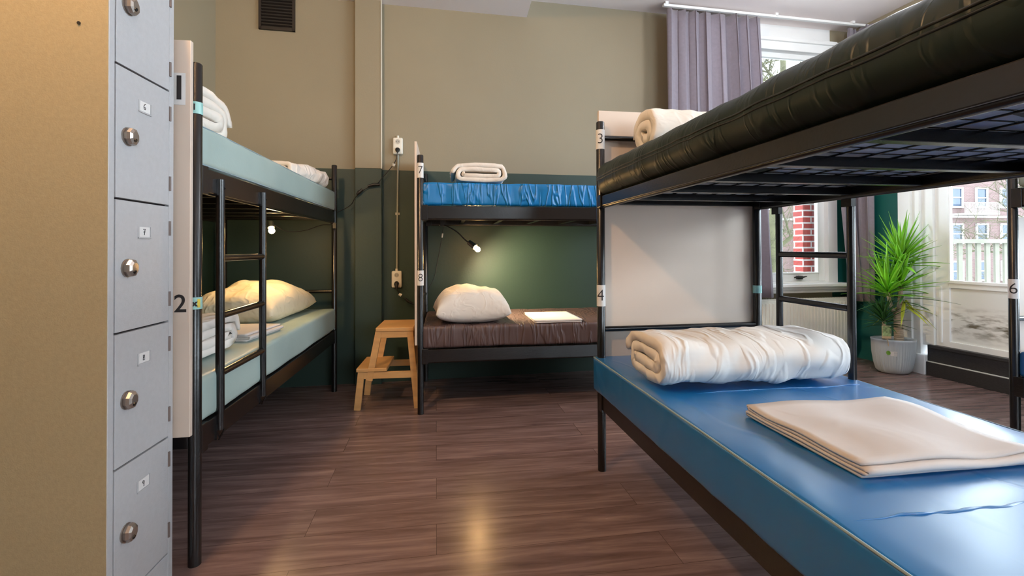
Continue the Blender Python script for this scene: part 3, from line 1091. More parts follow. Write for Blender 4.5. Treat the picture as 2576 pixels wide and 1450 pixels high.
# left bed
pillow('pillow', 'big cream pillow on the lower bunk behind the ladder', (-1.33, 3.24, 0.638), PI / 2 - 0.02, 0.80, 0.52, 0.34, M_YELL, seed=7, wr=0.028)
spiral_roll('rolled_duvet', 'white duvet rolled on the lower bunk behind the tall black post', 'duvet', (-1.29, 2.14, 0.648), 0.0, 0.50, 0.46, 0.19, 0.038, 2.4, M_SHEETW, seed=12, wr=0.016)
folded('folded_sheet', 'folded cream sheet between the duvet and the cream pillow', 'sheet', (-1.20, 2.62, 0.648), PI / 2 - 0.1, 0.34, 0.36, 4, 0.008, M_SHEET2, seed=8, wr=0.004)
spiral_roll('rolled_duvet', 'white duvet at the near end of the upper mint mattress', 'duvet', (-1.345, 2.06, 1.555), 0.0, 0.62, 0.42, 0.25, 0.042, 2.4, M_SHEET, seed=15, wr=0.010)
spiral_roll('rolled_duvet', 'crumpled cream duvet at the far end of the upper mint mattress', 'duvet', (-1.22, 3.42, 1.555), PI / 2 - 0.25, 0.46, 0.46, 0.155, 0.032, 2.4, M_SHEETW, seed=18, wr=0.018)

# ------------------------------------------------------------------ lockers
LX, LY0, LY1, LZT = -0.966, 1.405, 1.700, 2.08
t = thing('locker', 'tall grey locker with numbered doors and warm-tinted side panel', 'locker', (LX, LY0, 0))
DEP = 0.56
mb = MB()
mb.box((-DEP, 0.001, 0.0), (-0.02, LY1 - LY0, LZT))
mb.build('body', [M_LOCK], t, bevel=0.002)
mb = MB().box((-DEP, -0.0015, 0.0), (-0.0015, 0.0, LZT)); sp_ = mb.build('side_panel', M_LSIDE, t)
mb = MB().tube([(-0.075, -0.004, 1.728), (-0.075, -0.001, 1.728)], 0.0045, 12); mb.build('bolt_hole', M_DARK, sp_)
DW0, DW1 = 0.022, LY1 - LY0 - 0.024
tiers = [(0.095 + i * 0.3845, 0.095 + (i + 1) * 0.3845) for i in range(5)]
mb = MB()
mb.box((-0.022, 0.0, 0.0), (0.0, DW0, LZT)); mb.box((-0.022, DW1, 0.0), (0.0, LY1 - LY0, LZT))
mb.box((-0.022, DW0, 0.0), (0.0, DW1, tiers[0][0] - 0.003)); mb.box((-0.022, DW0, tiers[-1][1] + 0.003), (0.0, DW1, LZT))
mb.build('frame', M_LOCK, t, bevel=0.0015)
mb = MB().box((-0.024, DW0, 0.09), (-0.014, DW1, tiers[-1][1])); mb.build('door_gap', M_GAP, t)

STROKES = {
    '6': [[(0.3, 0.9), (-0.15, 0.6), (-0.3, 0.1), (-0.15, -0.5), (0.15, -0.55), (0.3, -0.2), (0.1, 0.05), (-0.25, -0.1)]],
    '7': [[(-0.35, 0.75), (0.3, 0.8), (0.1, 0.2), (0.0, -0.7)], [(-0.3, 0.05), (0.35, 0.1)]],
    '8': [[(-0.22, 0.7), (0.2, 0.65), (0.22, 0.25), (-0.2, 0.1), (-0.24, -0.55), (0.25, -0.6), (0.28, -0.1), (-0.2, 0.1), (-0.22, 0.7)]],
    '9': [[(0.25, 0.6), (-0.1, 0.8), (-0.3, 0.4), (-0.05, 0.1), (0.25, 0.3), (0.25, 0.65), (0.15, -0.7)]],
    '5': [[(0.3, 0.8), (-0.25, 0.75), (-0.28, 0.2), (0.15, 0.2), (0.3, -0.2), (0.1, -0.6), (-0.3, -0.5)]],
}
for i, (z0, z1) in enumerate(tiers):
    num = '98765'[i]
    mb = MB().box((-0.015, DW0 + 0.004, z0 + 0.003), (0.001, DW1 - 0.003, z1 - 0.003))
    d = mb.build('door', M_LOCK, t, bevel=0.0012)
    zk = z0 + 0.185 + (0.0 if i < 4 else 0.0)
    # octagonal lock knob
    yk = 0.073
    mb = MB()
    seg = 8
    prof = [(0.002, 0.021), (0.012, 0.0235), (0.02, 0.021), (0.024, 0.014), (0.0245, 0.0)]
    vs, fs = [], []
    for (x, r) in prof:
        for k in range(seg):
            a = 2 * PI * (k + 0.5) / seg
            vs.append((x, yk + r * math.cos(a), zk + r * 1.15 * math.sin(a)))
    for q in range(len(prof) - 1):
        for k in range(seg):
            a = q * seg + k; b = q * seg + (k + 1) % seg
            fs.append((a, b, b + seg, a + seg))
    mb.add(vs, fs, 0, False)
    mb.tube([(0.0, yk, zk), (0.004, yk, zk)], 0.027, 16)
    kn = mb.build('lock', M_CHROME, d)
    MB().tube([(0.021, yk - 0.004, zk - 0.010), (0.0262, yk - 0.004, zk - 0.012)], 0.0055, 10).build('keyhole', M_DARK, kn)
    # label holder
    yl, zl = 0.145, z0 + 0.292
    mb = MB().box((0.001, yl - 0.028, zl - 0.017), (0.0022, yl + 0.028, zl + 0.017))
    mb.box((0.001, yl - 0.028, zl - 0.019), (0.0045, yl + 0.028, zl - 0.015)); mb.box((0.001, yl + 0.026, zl - 0.019), (0.0045, yl + 0.029, zl + 0.017))
    pl = mb.build('label_holder', M_LOCK, d)
    mb = MB().box((0.0022, yl - 0.022, zl - 0.014), (0.0030, yl + 0.024, zl + 0.016)); cardp = mb.build('number_card', M_PAPER, pl)
    mb = MB()
    for st in STROKES[num]:
        mb.tube([(0.0034, yl - 0.002 + p[0] * 0.014, zl + p[1] * 0.012) for p in st], 0.0011, 6)
    mb.build('number', M_INK, cardp)
    for zh in (z0 + 0.075, z1 - 0.075):
        mb = MB().tube([(0.001, DW1 + 0.001, zh - 0.024), (0.001, DW1 + 0.001, zh + 0.024)], 0.0045, 8)
        mb.build('hinge', M_HINGE, d)

# ------------------------------------------------------------------ step stool
t = thing('step_stool', 'small birch wood step stool with two treads beside the back bunk', 'step stool', (0, 0, 0))
YN, YF = 3.30, 3.64
mb = MB()
mb.box((-0.575, YN - 0.015, 0.535), (-0.32, YF + 0.015, 0.562)); mb.build('top_tread', M_PINE, t, bevel=0.004)
mb = MB().box((-0.705, YN - 0.015, 0.262), (-0.50, YF + 0.015, 0.286)); mb.build('lower_tread', M_PINE, t, bevel=0.004)
for y in (YN, YF):
    MB().bar((-0.555, y, 0.536), (-0.62, y, 0.20), 0.022, 0.044, Vector((1, 0, 0.12))).build('leg', M_PINE, t, bevel=0.002)
    MB().bar((-0.345, y, 0.536), (-0.295, y, 0.0), 0.022, 0.042, Vector((1, 0, 0.1))).build('leg', M_PINE, t, bevel=0.002)
    MB().bar((-0.672, y, 0.262), (-0.70, y, 0.0), 0.022, 0.044, Vector((1, 0, 0.1))).build('leg', M_PINE, t, bevel=0.002)
    MB().bar((-0.685, y, 0.236), (-0.32, y, 0.236), 0.0205, 0.045).build('side_rail', M_PINE, t, bevel=0.002)
    MB().bar((-0.545, y, 0.513), (-0.35, y, 0.513), 0.0205, 0.042).build('side_rail', M_PINE, t, bevel=0.002)
MB().bar((-0.305, YN, 0.24), (-0.305, YF, 0.24), 0.02, 0.04).build('stretcher', M_PINE, t, bevel=0.002)
MB().bar((-0.335, YN, 0.50), (-0.335, YF, 0.50), 0.02, 0.05).build('stretcher', M_PINE, t, bevel=0.002)

# ------------------------------------------------------------------ wall sockets, conduit, cords
def socket(u, z, label, plug=True):
    t = thing('wall_socket', label, 'socket', wp(u, 0, 0), WA)

    def L(x, off, zz):
        return Vector((x, -off, zz))
    mb = MB()
    vs, fs = rounded(0.082, 0.03, 0.14, 0.012, (4, 2, 5))
    mb.add([v + Vector((0, -0.016, z)) for v in vs], fs, 0, True)
    mb.build('backbox', M_PVC, t)
    for dz in (0.035, -0.033):
        mb = MB().tube([L(0, 0.030, z + dz), L(0, 0.034, z + dz)], 0.024, 24)
        r_ = mb.build('outlet', M_PVC, t)
        mb = MB().tube([L(0, 0.0342, z + dz), L(0, 0.0346, z + dz)], 0.019, 24)
        mb.build('outlet_recess', mat('socket_recess', (168, 165, 156), 0.5, var=0.02), r_)
        mb = MB()
        for dx in (-0.009, 0.009):
            mb.tube([L(dx, 0.0345, z + dz), L(dx, 0.0352, z + dz)], 0.003, 8)
        mb.build('pin_holes', M_DARK, r_)
    mb = MB().tube([L(0.0, 0.012, z + 0.068), L(0.0, 0.012, z + 0.088)], 0.011, 10); mb.build('cable_gland', M_PVC, t)
    return t


M_CORD = mat('black_cord', (20, 20, 20), 0.5, var=0.05)


def cordobj(name, label, pts, r=0.0035, cat='cord', material=None):
    # smooth the polyline
    P_ = [Vector(p) for p in pts]
    out = []
    n = len(P_)
    for i in range(n - 1):
        p0, p1, p2, p3 = P_[max(0, i - 1)], P_[i], P_[i + 1], P_[min(n - 1, i + 2)]
        for k in range(6):
            s = k / 6
            out.append(0.5 * ((2 * p1) + (p2 - p0) * s + (2 * p0 - 5 * p1 + 4 * p2 - p3) * s * s + (3 * p1 - p0 - 3 * p2 + p3) * s ** 3))
    out.append(P_[-1])
    t = thing(name, label, cat, out[0])
    o0 = out[0]
    MB().tube([p - o0 for p in out], r, 8).build('cable', material or M_CORD, t)
    return t, o0


def lpart(t, o0, mb, name, material, **k):
    mb.v = [tuple(Vector(v) - o0) for v in mb.v]
    return mb.build(name, material, t, **k)


socket(-0.515, 1.965, 'white double wall socket on the beige part of the wall')
socket(-0.525, 0.853, 'white double wall socket low on the green part of the wall')
t = thing('cable_conduit', 'thin grey conduit running between the two wall sockets', 'conduit', (0, 0, 0))
MB().tube([wp(-0.514, 0.012, 1.90), wp(-0.524, 0.012, 0.935)], 0.0085, 10).build('tube', M_CONDUIT, t)
MB().bar(wp(-0.535, 0.006, 1.40), wp(-0.503, 0.006, 1.40), 0.012, 0.02).build('clip', M_PVC, t)

# cord of the left reading lamp: plug at the upper socket, connectors, down behind the bunk post
pts = [wp(-0.515, 0.055, 1.915), wp(-0.53, 0.05, 1.84), wp(-0.57, 0.03, 1.78), wp(-0.64, 0.055, 1.69), wp(-0.69, 0.08, 1.625),
       wp(-0.76, 0.08, 1.60), wp(-0.84, 0.08, 1.53), wp(-0.89, 0.05, 1.46), wp(-1.0, 0.06, 1.39), Vector((-0.97, 3.74, 1.30)),
       Vector((-1.02, 3.60, 1.285)), Vector((-1.10, 3.48, 1.24)), Vector((-1.16, 3.32, 1.225)), Vector((-1.19, 3.20, 1.255)), Vector((-1.195, 3.12, 1.27))]
t, o0 = cordobj('reading_lamp', 'lit bulb on a black cord hanging above the cream pillow', pts, 0.0032, 'lamp')
lpart(t, o0, MB().tube([wp(-0.515, 0.034, 1.930), wp(-0.515, 0.062, 1.928), wp(-0.515, 0.068, 1.905)], [0.02, 0.018, 0.008], 14), 'plug', M_DARK)
lpart(t, o0, MB().tube([wp(-0.545, 0.035, 1.815), wp(-0.55, 0.03, 1.795)], [0.013, 0.011], 8), 'cord_tag', M_PVC)
lpart(t, o0, MB().tube([wp(-0.655, 0.085, 1.628), wp(-0.70, 0.085, 1.632), wp(-0.75, 0.085, 1.615)], [0.009, 0.012, 0.009], 12), 'cord_switch', M_DARK)
lpart(t, o0, MB().tube([wp(-0.79, 0.085, 1.59), wp(-0.815, 0.085, 1.565), wp(-0.835, 0.085, 1.545)], [0.009, 0.015, 0.008], 12), 'connector', M_DARK)
BA = Vector((-1.175, 3.08, 1.222))
lpart(t, o0, MB().tube([BA + Vector((-0.02, 0.03, 0.055)), BA + Vector((-0.006, 0.008, 0.018))], [0.017, 0.02], 14), 'lamp_holder', M_DARK)
mb = MB(); prof = [(0.0, -0.024), (0.012, -0.021), (0.021, -0.010), (0.023, 0.0), (0.018, 0.014), (0.012, 0.022)]
mb.lathe([(r_ * 0.8, z_ * 0.8) for r_, z_ in prof], BA, 20)
lpart(t, o0, mb, 'bulb', M_BULB)
lamp('reading_lamp_light', BA + Vector((0.02, -0.03, -0.02)), 6, (1.0, 0.66, 0.30), 0.03)
MB().box((-0.012, -0.008, -0.02), (0.012, 0.008, 0.02)).build('bed_clamp', M_DARK, t).location = Vector((-0.955, 3.71, 1.285)) - o0

# cord of the back reading lamp, clamped under the upper bunk
pts = [Vector((-0.135, 3.80, 1.30)), Vector((-0.10, 3.74, 1.285)), Vector((-0.02, 3.66, 1.235)), Vector((0.05, 3.60, 1.165)), Vector((0.085, 3.58, 1.145))]
t, o0 = cordobj('reading_lamp', 'lit reading lamp on a bent black stem over the brown mattress', pts, 0.0055, 'lamp')
lpart(t, o0, MB().box((-0.155, 3.77, 1.285), (-0.115, 3.82, 1.335)), 'lamp_clamp', M_DARK)
lpart(t, o0, MB().tube([(0.07, 3.59, 1.155), (0.10, 3.573, 1.132), (0.118, 3.56, 1.116)], [0.020, 0.022, 0.024], 18), 'lamp_holder', M_DARK)
BC = Vector((0.135, 3.548, 1.100))
dirC = Vector((0.80, -0.15, -0.58)).normalized()
mb = MB(); mb.tube([BC - dirC * 0.022, BC - dirC * 0.01, BC + dirC * 0.005, BC + dirC * 0.016, BC + dirC * 0.021], [0.013, 0.0185, 0.0195, 0.012, 0.002], 16)
lpart(t, o0, mb, 'bulb', M_BULB)
sl = bpy.data.lights.new('reading_lamp_light', 'SPOT')
sl.energy = 95; sl.color = (1.0, 0.78, 0.46); sl.spot_size = math.radians(135); sl.spot_blend = 0.75; sl.shadow_soft_size = 0.02
so = bpy.data.objects.new('reading_lamp_light', sl); col.objects.link(so)
so.location = BC + dirC * 0.026
so.rotation_euler = Vector((0.62, 0.45, -0.55)).to_track_quat('-Z', 'Y').to_euler()

# lower socket cord, hanging to the right behind the stool
pts = [wp(-0.525, 0.06, 0.80), wp(-0.52, 0.07, 0.765), wp(-0.49, 0.06, 0.73), wp(-0.44, 0.06, 0.68), wp(-0.38, 0.06, 0.645), wp(-0.30, 0.05, 0.72), wp(-0.22, 0.03, 0.86), wp(-0.19, 0.02, 1.0), wp(-0.165, 0.03, 1.13), wp(-0.15, 0.035, 1.22), wp(-0.14, 0.07, 1.3)]
t, o0 = cordobj('power_cord', 'thin black cord with a pale tag plugged into the lower socket', pts, 0.0028, 'cord')
lpart(t, o0, MB().tube([wp(-0.525, 0.034, 0.818), wp(-0.525, 0.065, 0.815), wp(-0.525, 0.066, 0.775)], [0.02, 0.019, 0.009], 14), 'plug', M_DARK)
lpart(t, o0, MB().tube([wp(-0.505, 0.065, 0.735), wp(-0.485, 0.065, 0.722)], [0.012, 0.014], 6), 'cord_tag', M_PVC)
lpart(t, o0, MB().tube([wp(-0.455, 0.065, 0.695), wp(-0.43, 0.065, 0.672), wp(-0.395, 0.065, 0.652)], [0.009, 0.011, 0.008], 12), 'cord_switch', M_DARK)
lpart(t, o0, MB().tube([wp(-0.152, 0.045, 1.20), wp(-0.147, 0.045, 1.235)], [0.006, 0.007], 6), 'cord_joint', M_PVC)

# ventilation grille high on the back wall
t = thing('vent_grille', 'dark brown ventilation grille high on the beige wall', 'vent', wp(-1.455, 0, 2.86), WA)
M_VENT = mat('dark_brown_grille', (26, 20, 17), 0.5, var=0.1)
mb = MB().box((-0.135, -0.012, 0.0), (0.135, 0.0, 0.29)); mb.build('backing', M_DARK, t)
mb = MB()
for (a, b) in (((-0.135, 0.0), (-0.115, 0.29)), ((0.115, 0.0), (0.135, 0.29)), ((-0.135, 0.0), (0.135, 0.018)), ((-0.135, 0.272), (0.135, 0.29))):
    mb.box((a[0], -0.02, a[1]), (b[0], -0.01, b[1]))
mb.build('frame', M_VENT, t)
mb = MB()
for i in range(10):
    mb.bar((-0.115, -0.017, 0.035 + i * 0.025), (0.115, -0.017, 0.035 + i * 0.025), 0.016, 0.003, Vector((0, 0.7, 1)))
mb.build('louvres', M_VENT, t)

# ------------------------------------------------------------------ curtains and rail
t = thing('curtain_rail', 'white curtain rail fixed along the ceiling above the window', 'curtain rail', (0, 0, 0))
mb = MB(); mb.bar(wp(1.80, 0.2, 3.275), wp(4.0, 0.2, 3.275), 0.03, 0.022); mb.build('track', M_WHITE, t, bevel=0.003)
for u in (1.83, 2.95, 3.8):
    mb = MB(); wbox(mb, u - 0.015, u + 0.015, 0.185, 0.215, 3.27, 3.308); mb.build('bracket', M_WHITE, t)


def curtain(label, path, z0, z1, folds, amp, seed):
    """path: (x,y) callable 0..1 giving the hanging line, with normal."""
    nu, nv = 150, 24

    def f(a, b):
        z = z0 + (z1 - z0) * b
        spread = 1.0
        p, nr, tg = path(a, b)
        ph = (a + 0.05 * N((a * 3.5, b * 0.5, seed + 8))) * folds * 2 * PI
        top = b ** 8
        am = amp * (0.75 + 1.1 * N((a * 5, b * 0.8, seed))) * (1 - 0.25 * top)
        w = math.sin(ph + 1.1 * N((a * 3, b * 1.2, seed + 3)))
        w = math.copysign(abs(w) ** 0.8, w)
        s = math.sin(2 * ph) * 0.3 * top
        q = p + nr * (am * w) + tg * (0.012 * math.sin(2 * ph + 0.4) + 0.01 * s)
        return (q.x, q.y, z + 0.006 * math.sin(ph * 2) * top)
    o = MB().grid(f, nu, nv).build('curtain', M_CURT, solid=0.004)
    return tag(o, label, 'curtain')


def pathL(a, b):
    low = 1 - b
    u0, u1 = 1.83, 2.78 + 0.12 * low
    return wp(u0 + (u1 - u0) * a, 0.2, 0), -WN, WU


curtain('lilac grey curtain hanging left of the tall window', pathL, 0.64, 3.245, 7.5, 0.045, 1.0)
cpts = [wp(3.66, 0.16, 0), wp(3.80, 0.15, 0), rp(0.17, 0.16, 0) - RN * 0.0, rp(0.27, 0.10, 0)]
cpts = [wp(3.66, 0.17, 0), wp(3.78, 0.17, 0), wp(3.87, 0.15, 0), rp(0.20, 0.11, 0), rp(0.30, 0.08, 0)]


def pathR(a, b):
    f = a * (len(cpts) - 1)
    i = min(len(cpts) - 2, int(f)); s = f - i
    p = cpts[i].lerp(cpts[i + 1], s)
    tg = (cpts[i + 1] - cpts[i]).normalized()
    nr = Vector((tg.y, -tg.x, 0))
    if b > 0.6:
        p = p + WU * (b - 0.6) * 0.25 * (1 - a)
    # the lower left edge is drawn aside over the sill
    if b < 0.35:
        p = p + WU * (0.35 - b) * 0.32 * (1 - a)
    return p, nr, tg


curtain('lilac grey curtain in the corner behind the potted plant', pathR, 0.58, 3.245, 4.5, 0.03, 4.0)

# ------------------------------------------------------------------ radiator
RU0, RU1 = 2.72, 3.90
t = thing('radiator', 'cream ribbed radiator under the window', 'radiator', wp(0, 0, 0), WA)
mb = MB().box((RU0, -0.105, 0.10), (RU1, -0.075, 0.60)); mb.build('front_panel', M_RAD, t, bevel=0.006)
mb = MB()
x = RU0 + 0.03
while x < RU1 - 0.03:
    mb.box((x - 0.011, -0.113, 0.13), (x + 0.011, -0.10, 0.57)); x += 0.038
mb.build('ribs', M_RAD, t, bevel=0.004)
mb = MB().box((RU0, -0.105, 0.598), (RU1, -0.03, 0.612)); g = mb.build('top_grille', M_RAD, t, bevel=0.003)
mb = MB()
x = RU0 + 0.03
while x < RU1 - 0.03:
    mb.box((x - 0.006, -0.09, 0.612), (x + 0.006, -0.045, 0.6135)); x += 0.03
mb.build('grille_slots', mat('radiator_slots', (120, 118, 108), 0.6, var=0.02), g)
mb = MB().box((RU0, -0.05, 0.10), (RU1, -0.03, 0.60)); mb.build('back_panel', M_RAD, t, bevel=0.004)
mb = MB().box((RU1 - 0.004, -0.106, 0.10), (RU1 + 0.004, -0.03, 0.605)); mb.box((RU0 - 0.004, -0.106, 0.10), (RU0 + 0.004, -0.03, 0.605)); mb.build('side_covers', M_RAD, t)
for x in (RU0 + 0.15, RU1 - 0.15):
    MB().box((x - 0.015, -0.04, 0.2), (x + 0.015, 0.0, 0.25)).build('wall_bracket', M_RAD, t)
    MB().tube([(x, -0.06, 0.0), (x, -0.06, 0.11)], 0.008, 8).build('pipe', M_RAD, t)

# ------------------------------------------------------------------ potted plant
random.seed(4)
PX, PY = 3.80, 3.72
t = thing('potted_plant', 'tall spiky green houseplant in a ribbed grey pot by the door', 'potted plant', (PX, PY, 0), -0.35)
prof = [(0.0, 0.0), (0.09, 0.0), (0.112, 0.008), (0.130, 0.03), (0.146, 0.09), (0.158, 0.18), (0.166, 0.285), (0.170, 0.30), (0.164, 0.302), (0.157, 0.285), (0.154, 0.24)]
mb = MB().lathe(prof, (0, 0, 0), 192, 1.0, 0.72, 0, fn=lambda a, i: 1 + (0.022 * (1 if math.sin(a * 48) > 0 else -0.4) if 3 <= i <= 5 else 0.0))
pot = mb.build('pot', M_POT, t)
mb = MB().lathe([(0.0, 0.262), (0.08, 0.264), (0.157, 0.258)], (0, 0, 0), 40, 1, 0.72); mb.build('soil', M_SOIL, t)


def ringtrunk(path, r0, r1):
    pts, rs = [], []
    n = 60
    P_ = [Vector(p) for p in path]
    for i in range(n + 1):
        f = i / n * (len(P_) - 1); k = min(len(P_) - 2, int(f)); s = f - k
        pts.append(P_[k].lerp(P_[k + 1], s))
        rs.append((r0 + (r1 - r0) * i / n) * (1 + 0.07 * math.sin(i * 1.9)))
    return MB().tube(pts, rs, 14)


ringtrunk([(0.045, 0, 0.25), (0.04, 0, 0.40), (0.035, 0, 0.54)], 0.036, 0.031).build('trunk', M_TRUNK, t)
ringtrunk([(0.035, 0, 0.52), (-0.01, 0.0, 0.56), (-0.03, 0, 0.66), (-0.035, 0, 0.72)], 0.018, 0.014).build('branch', M_TRUNK, t)
ringtrunk([(0.04, 0, 0.52), (0.055, 0, 0.62), (0.06, 0, 0.76), (0.065, 0.0, 0.98)], 0.021, 0.015).build('branch', M_TRUNK, t)
ringtrunk([(-0.07, -0.01, 0.25), (-0.07, -0.01, 0.35), (-0.075, -0.01, 0.45)], 0.019, 0.013).build('trunk', M_TRUNK, t)


def crown(c, n, Lm, up, name, material, seed, spread=1.0, wid=0.022):
    random.seed(seed)
    mb = MB()
    c = Vector(c)
    for i in range(n):
        az = i * 2.399 + random.uniform(-0.3, 0.3)
        lv = i / n                                     # 0 = low outer leaf, 1 = top
        el = (0.05 + 1.15 * lv ** 0.8) * up + random.uniform(-0.12, 0.12)
        L = Lm * random.uniform(0.75, 1.05) * (0.85 + 0.15 * lv)
        d = Vector((math.cos(az) * math.cos(el) * spread, math.sin(az) * math.cos(el) * spread, math.sin(el))).normalized()
        start = c + Vector((0, 0, -0.06 + 0.10 * lv)) + d * 0.012
        side = d.cross(Vector((0, 0, 1)))
        side = side.normalized() if side.length > 1e-3 else Vector((1, 0, 0))
        droop = random.uniform(0.05, 0.35) * (1 - lv) * L
        K = 9
        P0 = []
        for k in range(K + 1):
            s = k / K
            p = start + d * L * s + Vector((0, 0, -droop * s * s * 1.2))
            w = wid * (0.45 + 1.1 * math.sin(PI * min(1, s * 0.9 + 0.12))) * (1 - s ** 3) * 0.5 + 0.0004
            nn = side.cross(d).normalized()
            P0 += [p - side * w + nn * w * 0.45, p, p + side * w + nn * w * 0.45]
        fs = []
        for k in range(K):
            a = k * 3
            fs += [(a, a + 1, a + 4, a + 3), (a + 1, a + 2, a + 5, a + 4)]
        mb.add(P0, fs, 0, True)
    return mb.build(name, material, t, solid=0.0012)


crown((0.065, 0.0, 0.99), 58, 0.40, 1.15, 'leaf_crown', M_LEAF, 1)
crown((-0.035, 0.0, 0.72), 44, 0.42, 1.15, 'leaf_crown', M_LEAF, 2)
crown((0.06, -0.01, 0.78), 28, 0.38, 1.2, 'leaf_crown', M_LEAF, 5)
crown((-0.075, -0.01, 0.47), 46, 0.25, 1.0, 'leaf_crown', M_LEAFD, 3, wid=0.014)
crown((0.09, 0.0, 0.62), 9, 0.33, -0.75, 'drooping_leaves', M_LEAFY, 8, wid=0.018)
crown((0.08, 0.0, 0.66), 9, 0.44, 0.0, 'drooping_leaves', M_LEAFD, 9, wid=0.012)
mb = MB().tube([(-0.085, -0.105, 0.25), (-0.095, -0.105, 0.33)], 0.003, 6)
mb.box((-0.135, -0.107, 0.315), (-0.065, -0.104, 0.425))
tg_ = mb.build('plant_tag', mat('plant_tag_card', (206, 180, 140), 0.5, var=0.1, vscale=30), t)
mb = MB().box((-0.131, -0.1085, 0.335), (-0.069, -0.107, 0.421)); mb.build('tag_picture', mat('tag_photo', (150, 172, 120), 0.5, var=0.6, vscale=60), tg_)
# sticker on the pot wall
mb = MB()


def potpt(a, z, e=0.004):
    r = 0.146 + (z - 0.09) * 0.133 + e
    return Vector((r * math.cos(a), r * math.sin(a) * 0.72, z))


fs, vs = [], []
for k in range(7):
    a = -1.98 + 0.30 * k / 6 - 0.05
    vs += [potpt(a, 0.165), potpt(a, 0.205)]
for k in range(6):
    fs.append((2 * k, 2 * k + 2, 2 * k + 3, 2 * k + 1))
mb.add(vs, fs)
st = mb.build('sticker', M_PAPER, pot)
mb = MB()
vs = [potpt(-2.12 + 0.10 * math.cos(a * PI / 6), 0.19 + 0.019 * math.sin(a * PI / 6), 0.005) for a in range(12)]
mb.add(vs, [tuple(range(12))]); mb.build('sticker_leaf_mark', mat('sticker_green', (110, 160, 60), 0.5, var=0.3, vscale=60), pot)
mb = MB()
for zz in (0.175, 0.185, 0.195):
    vs = []
    for k in range(5):
        a = -1.88 + 0.16 * k / 4
        vs += [potpt(a, zz - 0.0015, 0.0052), potpt(a, zz + 0.0015, 0.0052)]
    mb.add(vs, [(2 * k, 2 * k + 2, 2 * k + 3, 2 * k + 1) for k in range(4)])
mb.build('sticker_lines', mat('sticker_grey', (150, 155, 165), 0.6, var=0.02), st)

# ------------------------------------------------------------------ outside
m = MB(); wbox(m, 3.60, 4.2, -0.34, -0.21, -4, 2.5)
pier = m.build('brick_pier', M_BRICK); tag(pier, 'red brick pier with white joints just outside the window', 'brick pier')
m = MB()
m.box((-40, 4.9, -4.1), (90, 80, -4.0))
g = m.build('street_ground', M_ASPH); struct(g)
# balcony with wooden railing
m = MB().box((4.3, 1.5, -0.15), (9.0, 5.05, 0.0)); 
m.v = [(x, y, z) for (x, y, z) in m.v]
bal = m.build('balcony_deck', mat('bounce_deck_concrete', (200, 198, 192), 0.8, var=0.06)); struct(bal)  # deck made pale as a reflector, throwing skylight onto the ceiling
t = thing('balcony_railing', 'weathered grey wooden picket railing outside the door glass', 'railing', (4.4, 4.95, 0))
MB().box((0, -0.05, 1.15), (4.6, 0.05, 1.20)).build('handrail', M_RAILW, t, bevel=0.004)
MB().box((0, -0.02, 0.12), (4.6, 0.02, 0.18)).build('bottom_rail', M_RAILW, t)
x = 0.05
pk = MB().box((-0.03, -0.012, 0.05), (0.03, 0.012, 1.15)).build('picket', M_RAILW, t, bevel=0.003)
pk.location = (x, 0, 0)
while x < 4.5:
    x += 0.125
    c = pk.copy(); col.objects.link(c); c.location = (x, 0, 0); c.parent = t


def facade(x0, x1, y, z0, z1, label, material, wx0, nwin, floors, step=2.45):
    t = thing('apartment_building', label, 'building', (x0, y, 0))
    MB().box((0, 0, z0), (x1 - x0, 6, z1)).build('wall', material, t)
    MB().box((-0.1, -0.35, z1 - 0.5), (x1 - x0 + 0.1, 0, z1)).build('cornice', M_STONE, t)
    first = None
    for f, zc in enumerate(floors):
        for i in range(nwin):
            xc = wx0 + i * step - x0
            if first is None:
                mb = MB()
                for (a, b, c, d) in ((-0.6, 0.6, 0.72, 0.85), (-0.6, 0.6, -0.95, -0.8), (-0.6, -0.47, -0.8, 0.72), (0.47, 0.6, -0.8, 0.72), (-0.47, 0.47, -0.1, 0.0)):
                    mb.box((a, -0.12, c), (b, 0.02, d))
                w = mb.build('window', M_STONE, t)
                w.location = (xc, 0, zc)
                pn = MB().box((-0.47, -0.03, -0.8), (0.47, 0.0, 0.72)).build('pane', M_DGLASS, w)
                first = (w, pn)
            else:
                w = first[0].copy(); col.objects.link(w); w.location = (xc, 0, zc); w.parent = t
                pn = first[1].copy(); col.objects.link(pn); pn.parent = w
    for zc in (floors[0] + 1.35, floors[-1] + 1.4):
        MB().box((0, -0.12, zc), (x1 - x0, 0, zc + 0.18)).build('stone_band', M_STONE, t)
    return t


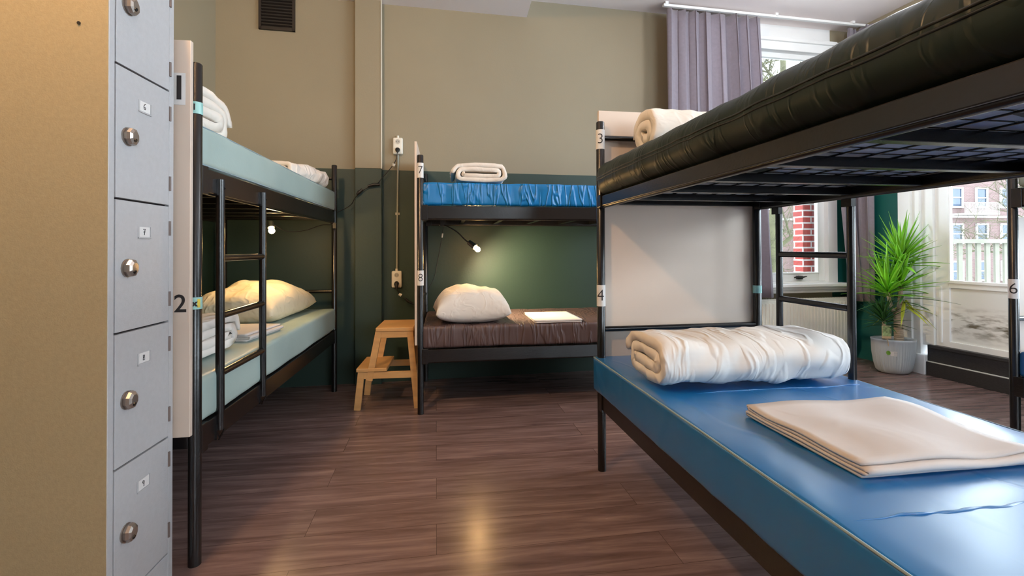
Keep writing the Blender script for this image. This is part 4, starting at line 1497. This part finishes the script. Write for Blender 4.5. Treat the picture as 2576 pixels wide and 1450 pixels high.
fb = facade(30, 62, 36, -4, 11.5, 'brownish brick apartment building with pale windows across the street', M_FACADE, 33.2, 11, (2.35, 5.5, -0.9, 8.6))
mb = MB().box((12.6, -1.0, 3.9), (16.0, 0, 4.05))
for k in range(30):
    mb.box((12.65 + k * 0.115, -0.98, 4.05), (12.68 + k * 0.115, -0.95, 4.9))
mb.box((12.6, -1.0, 4.88), (16.0, -0.93, 4.95)); mb.build('balcony', M_STONE, fb)
facade(8, 29.5, 38, -4, 9.0, 'reddish brick house beyond the bare trees', M_FACADE, 10, 8, (2.2, 5.4, -1.0))


def tree(x, y, label, seed, H=11.0, r=0.17, lean=0.0, lowest=0.22, nb=20):
    random.seed(seed)
    t = thing('bare_tree', label, 'tree', (x, y, -4))
    pts = [Vector((0.25 * math.sin(i * 0.8 + seed) + lean * i / 8, 0.2 * math.cos(i * 0.7), H * i / 8)) for i in range(9)]
    MB().tube(pts, [r * (1 - 0.09 * i) for i in range(9)], 10).build('trunk', M_BARK, t)
    mb = MB()

    def grow(p, d, L, rr, lev):
        q = [p]
        dd = d.copy()
        n = 5
        for i in range(n):
            dd = (dd + Vector((random.uniform(-.28, .28), random.uniform(-.28, .28), random.uniform(-.12, .22)))).normalized()
            q.append(q[-1] + dd * L / n)
        mb.tube(q, [rr * (1 - 0.14 * i) for i in range(n + 1)], 5, cap=False)
        if lev < 3:
            for i in range(1, n + 1):
                for _ in range(2 if lev < 2 else 1):
                    a = Vector((random.uniform(-1, 1), random.uniform(-1, 1), random.uniform(-.45, .8))).normalized()
                    grow(q[i], (dd * 0.5 + a).normalized(), L * random.uniform(0.4, 0.62), rr * 0.42, lev + 1)
    for i in range(nb):
        f = lowest + (0.98 - lowest) * i / nb
        k = min(7, int(f * 8)); p = pts[k].lerp(pts[k + 1], f * 8 - k)
        az = i * 2.4
        grow(p, Vector((math.cos(az), math.sin(az), random.uniform(0.0, 0.5))).normalized(), random.uniform(2.0, 3.2) * (1.1 - 0.5 * f), r * 0.3, 0)
    mb.build('branches', M_BARK, t)
    return t


tree(7.4, 10.2, 'bare mossy tree right outside the window', 2, nb=16)
tree(4.0, 22.5, 'taller bare tree standing farther behind the window', 5, H=14, nb=14)
tree(17.5, 12.5, 'bare tree with a branch crossing the door glass', 9, H=12, nb=12)
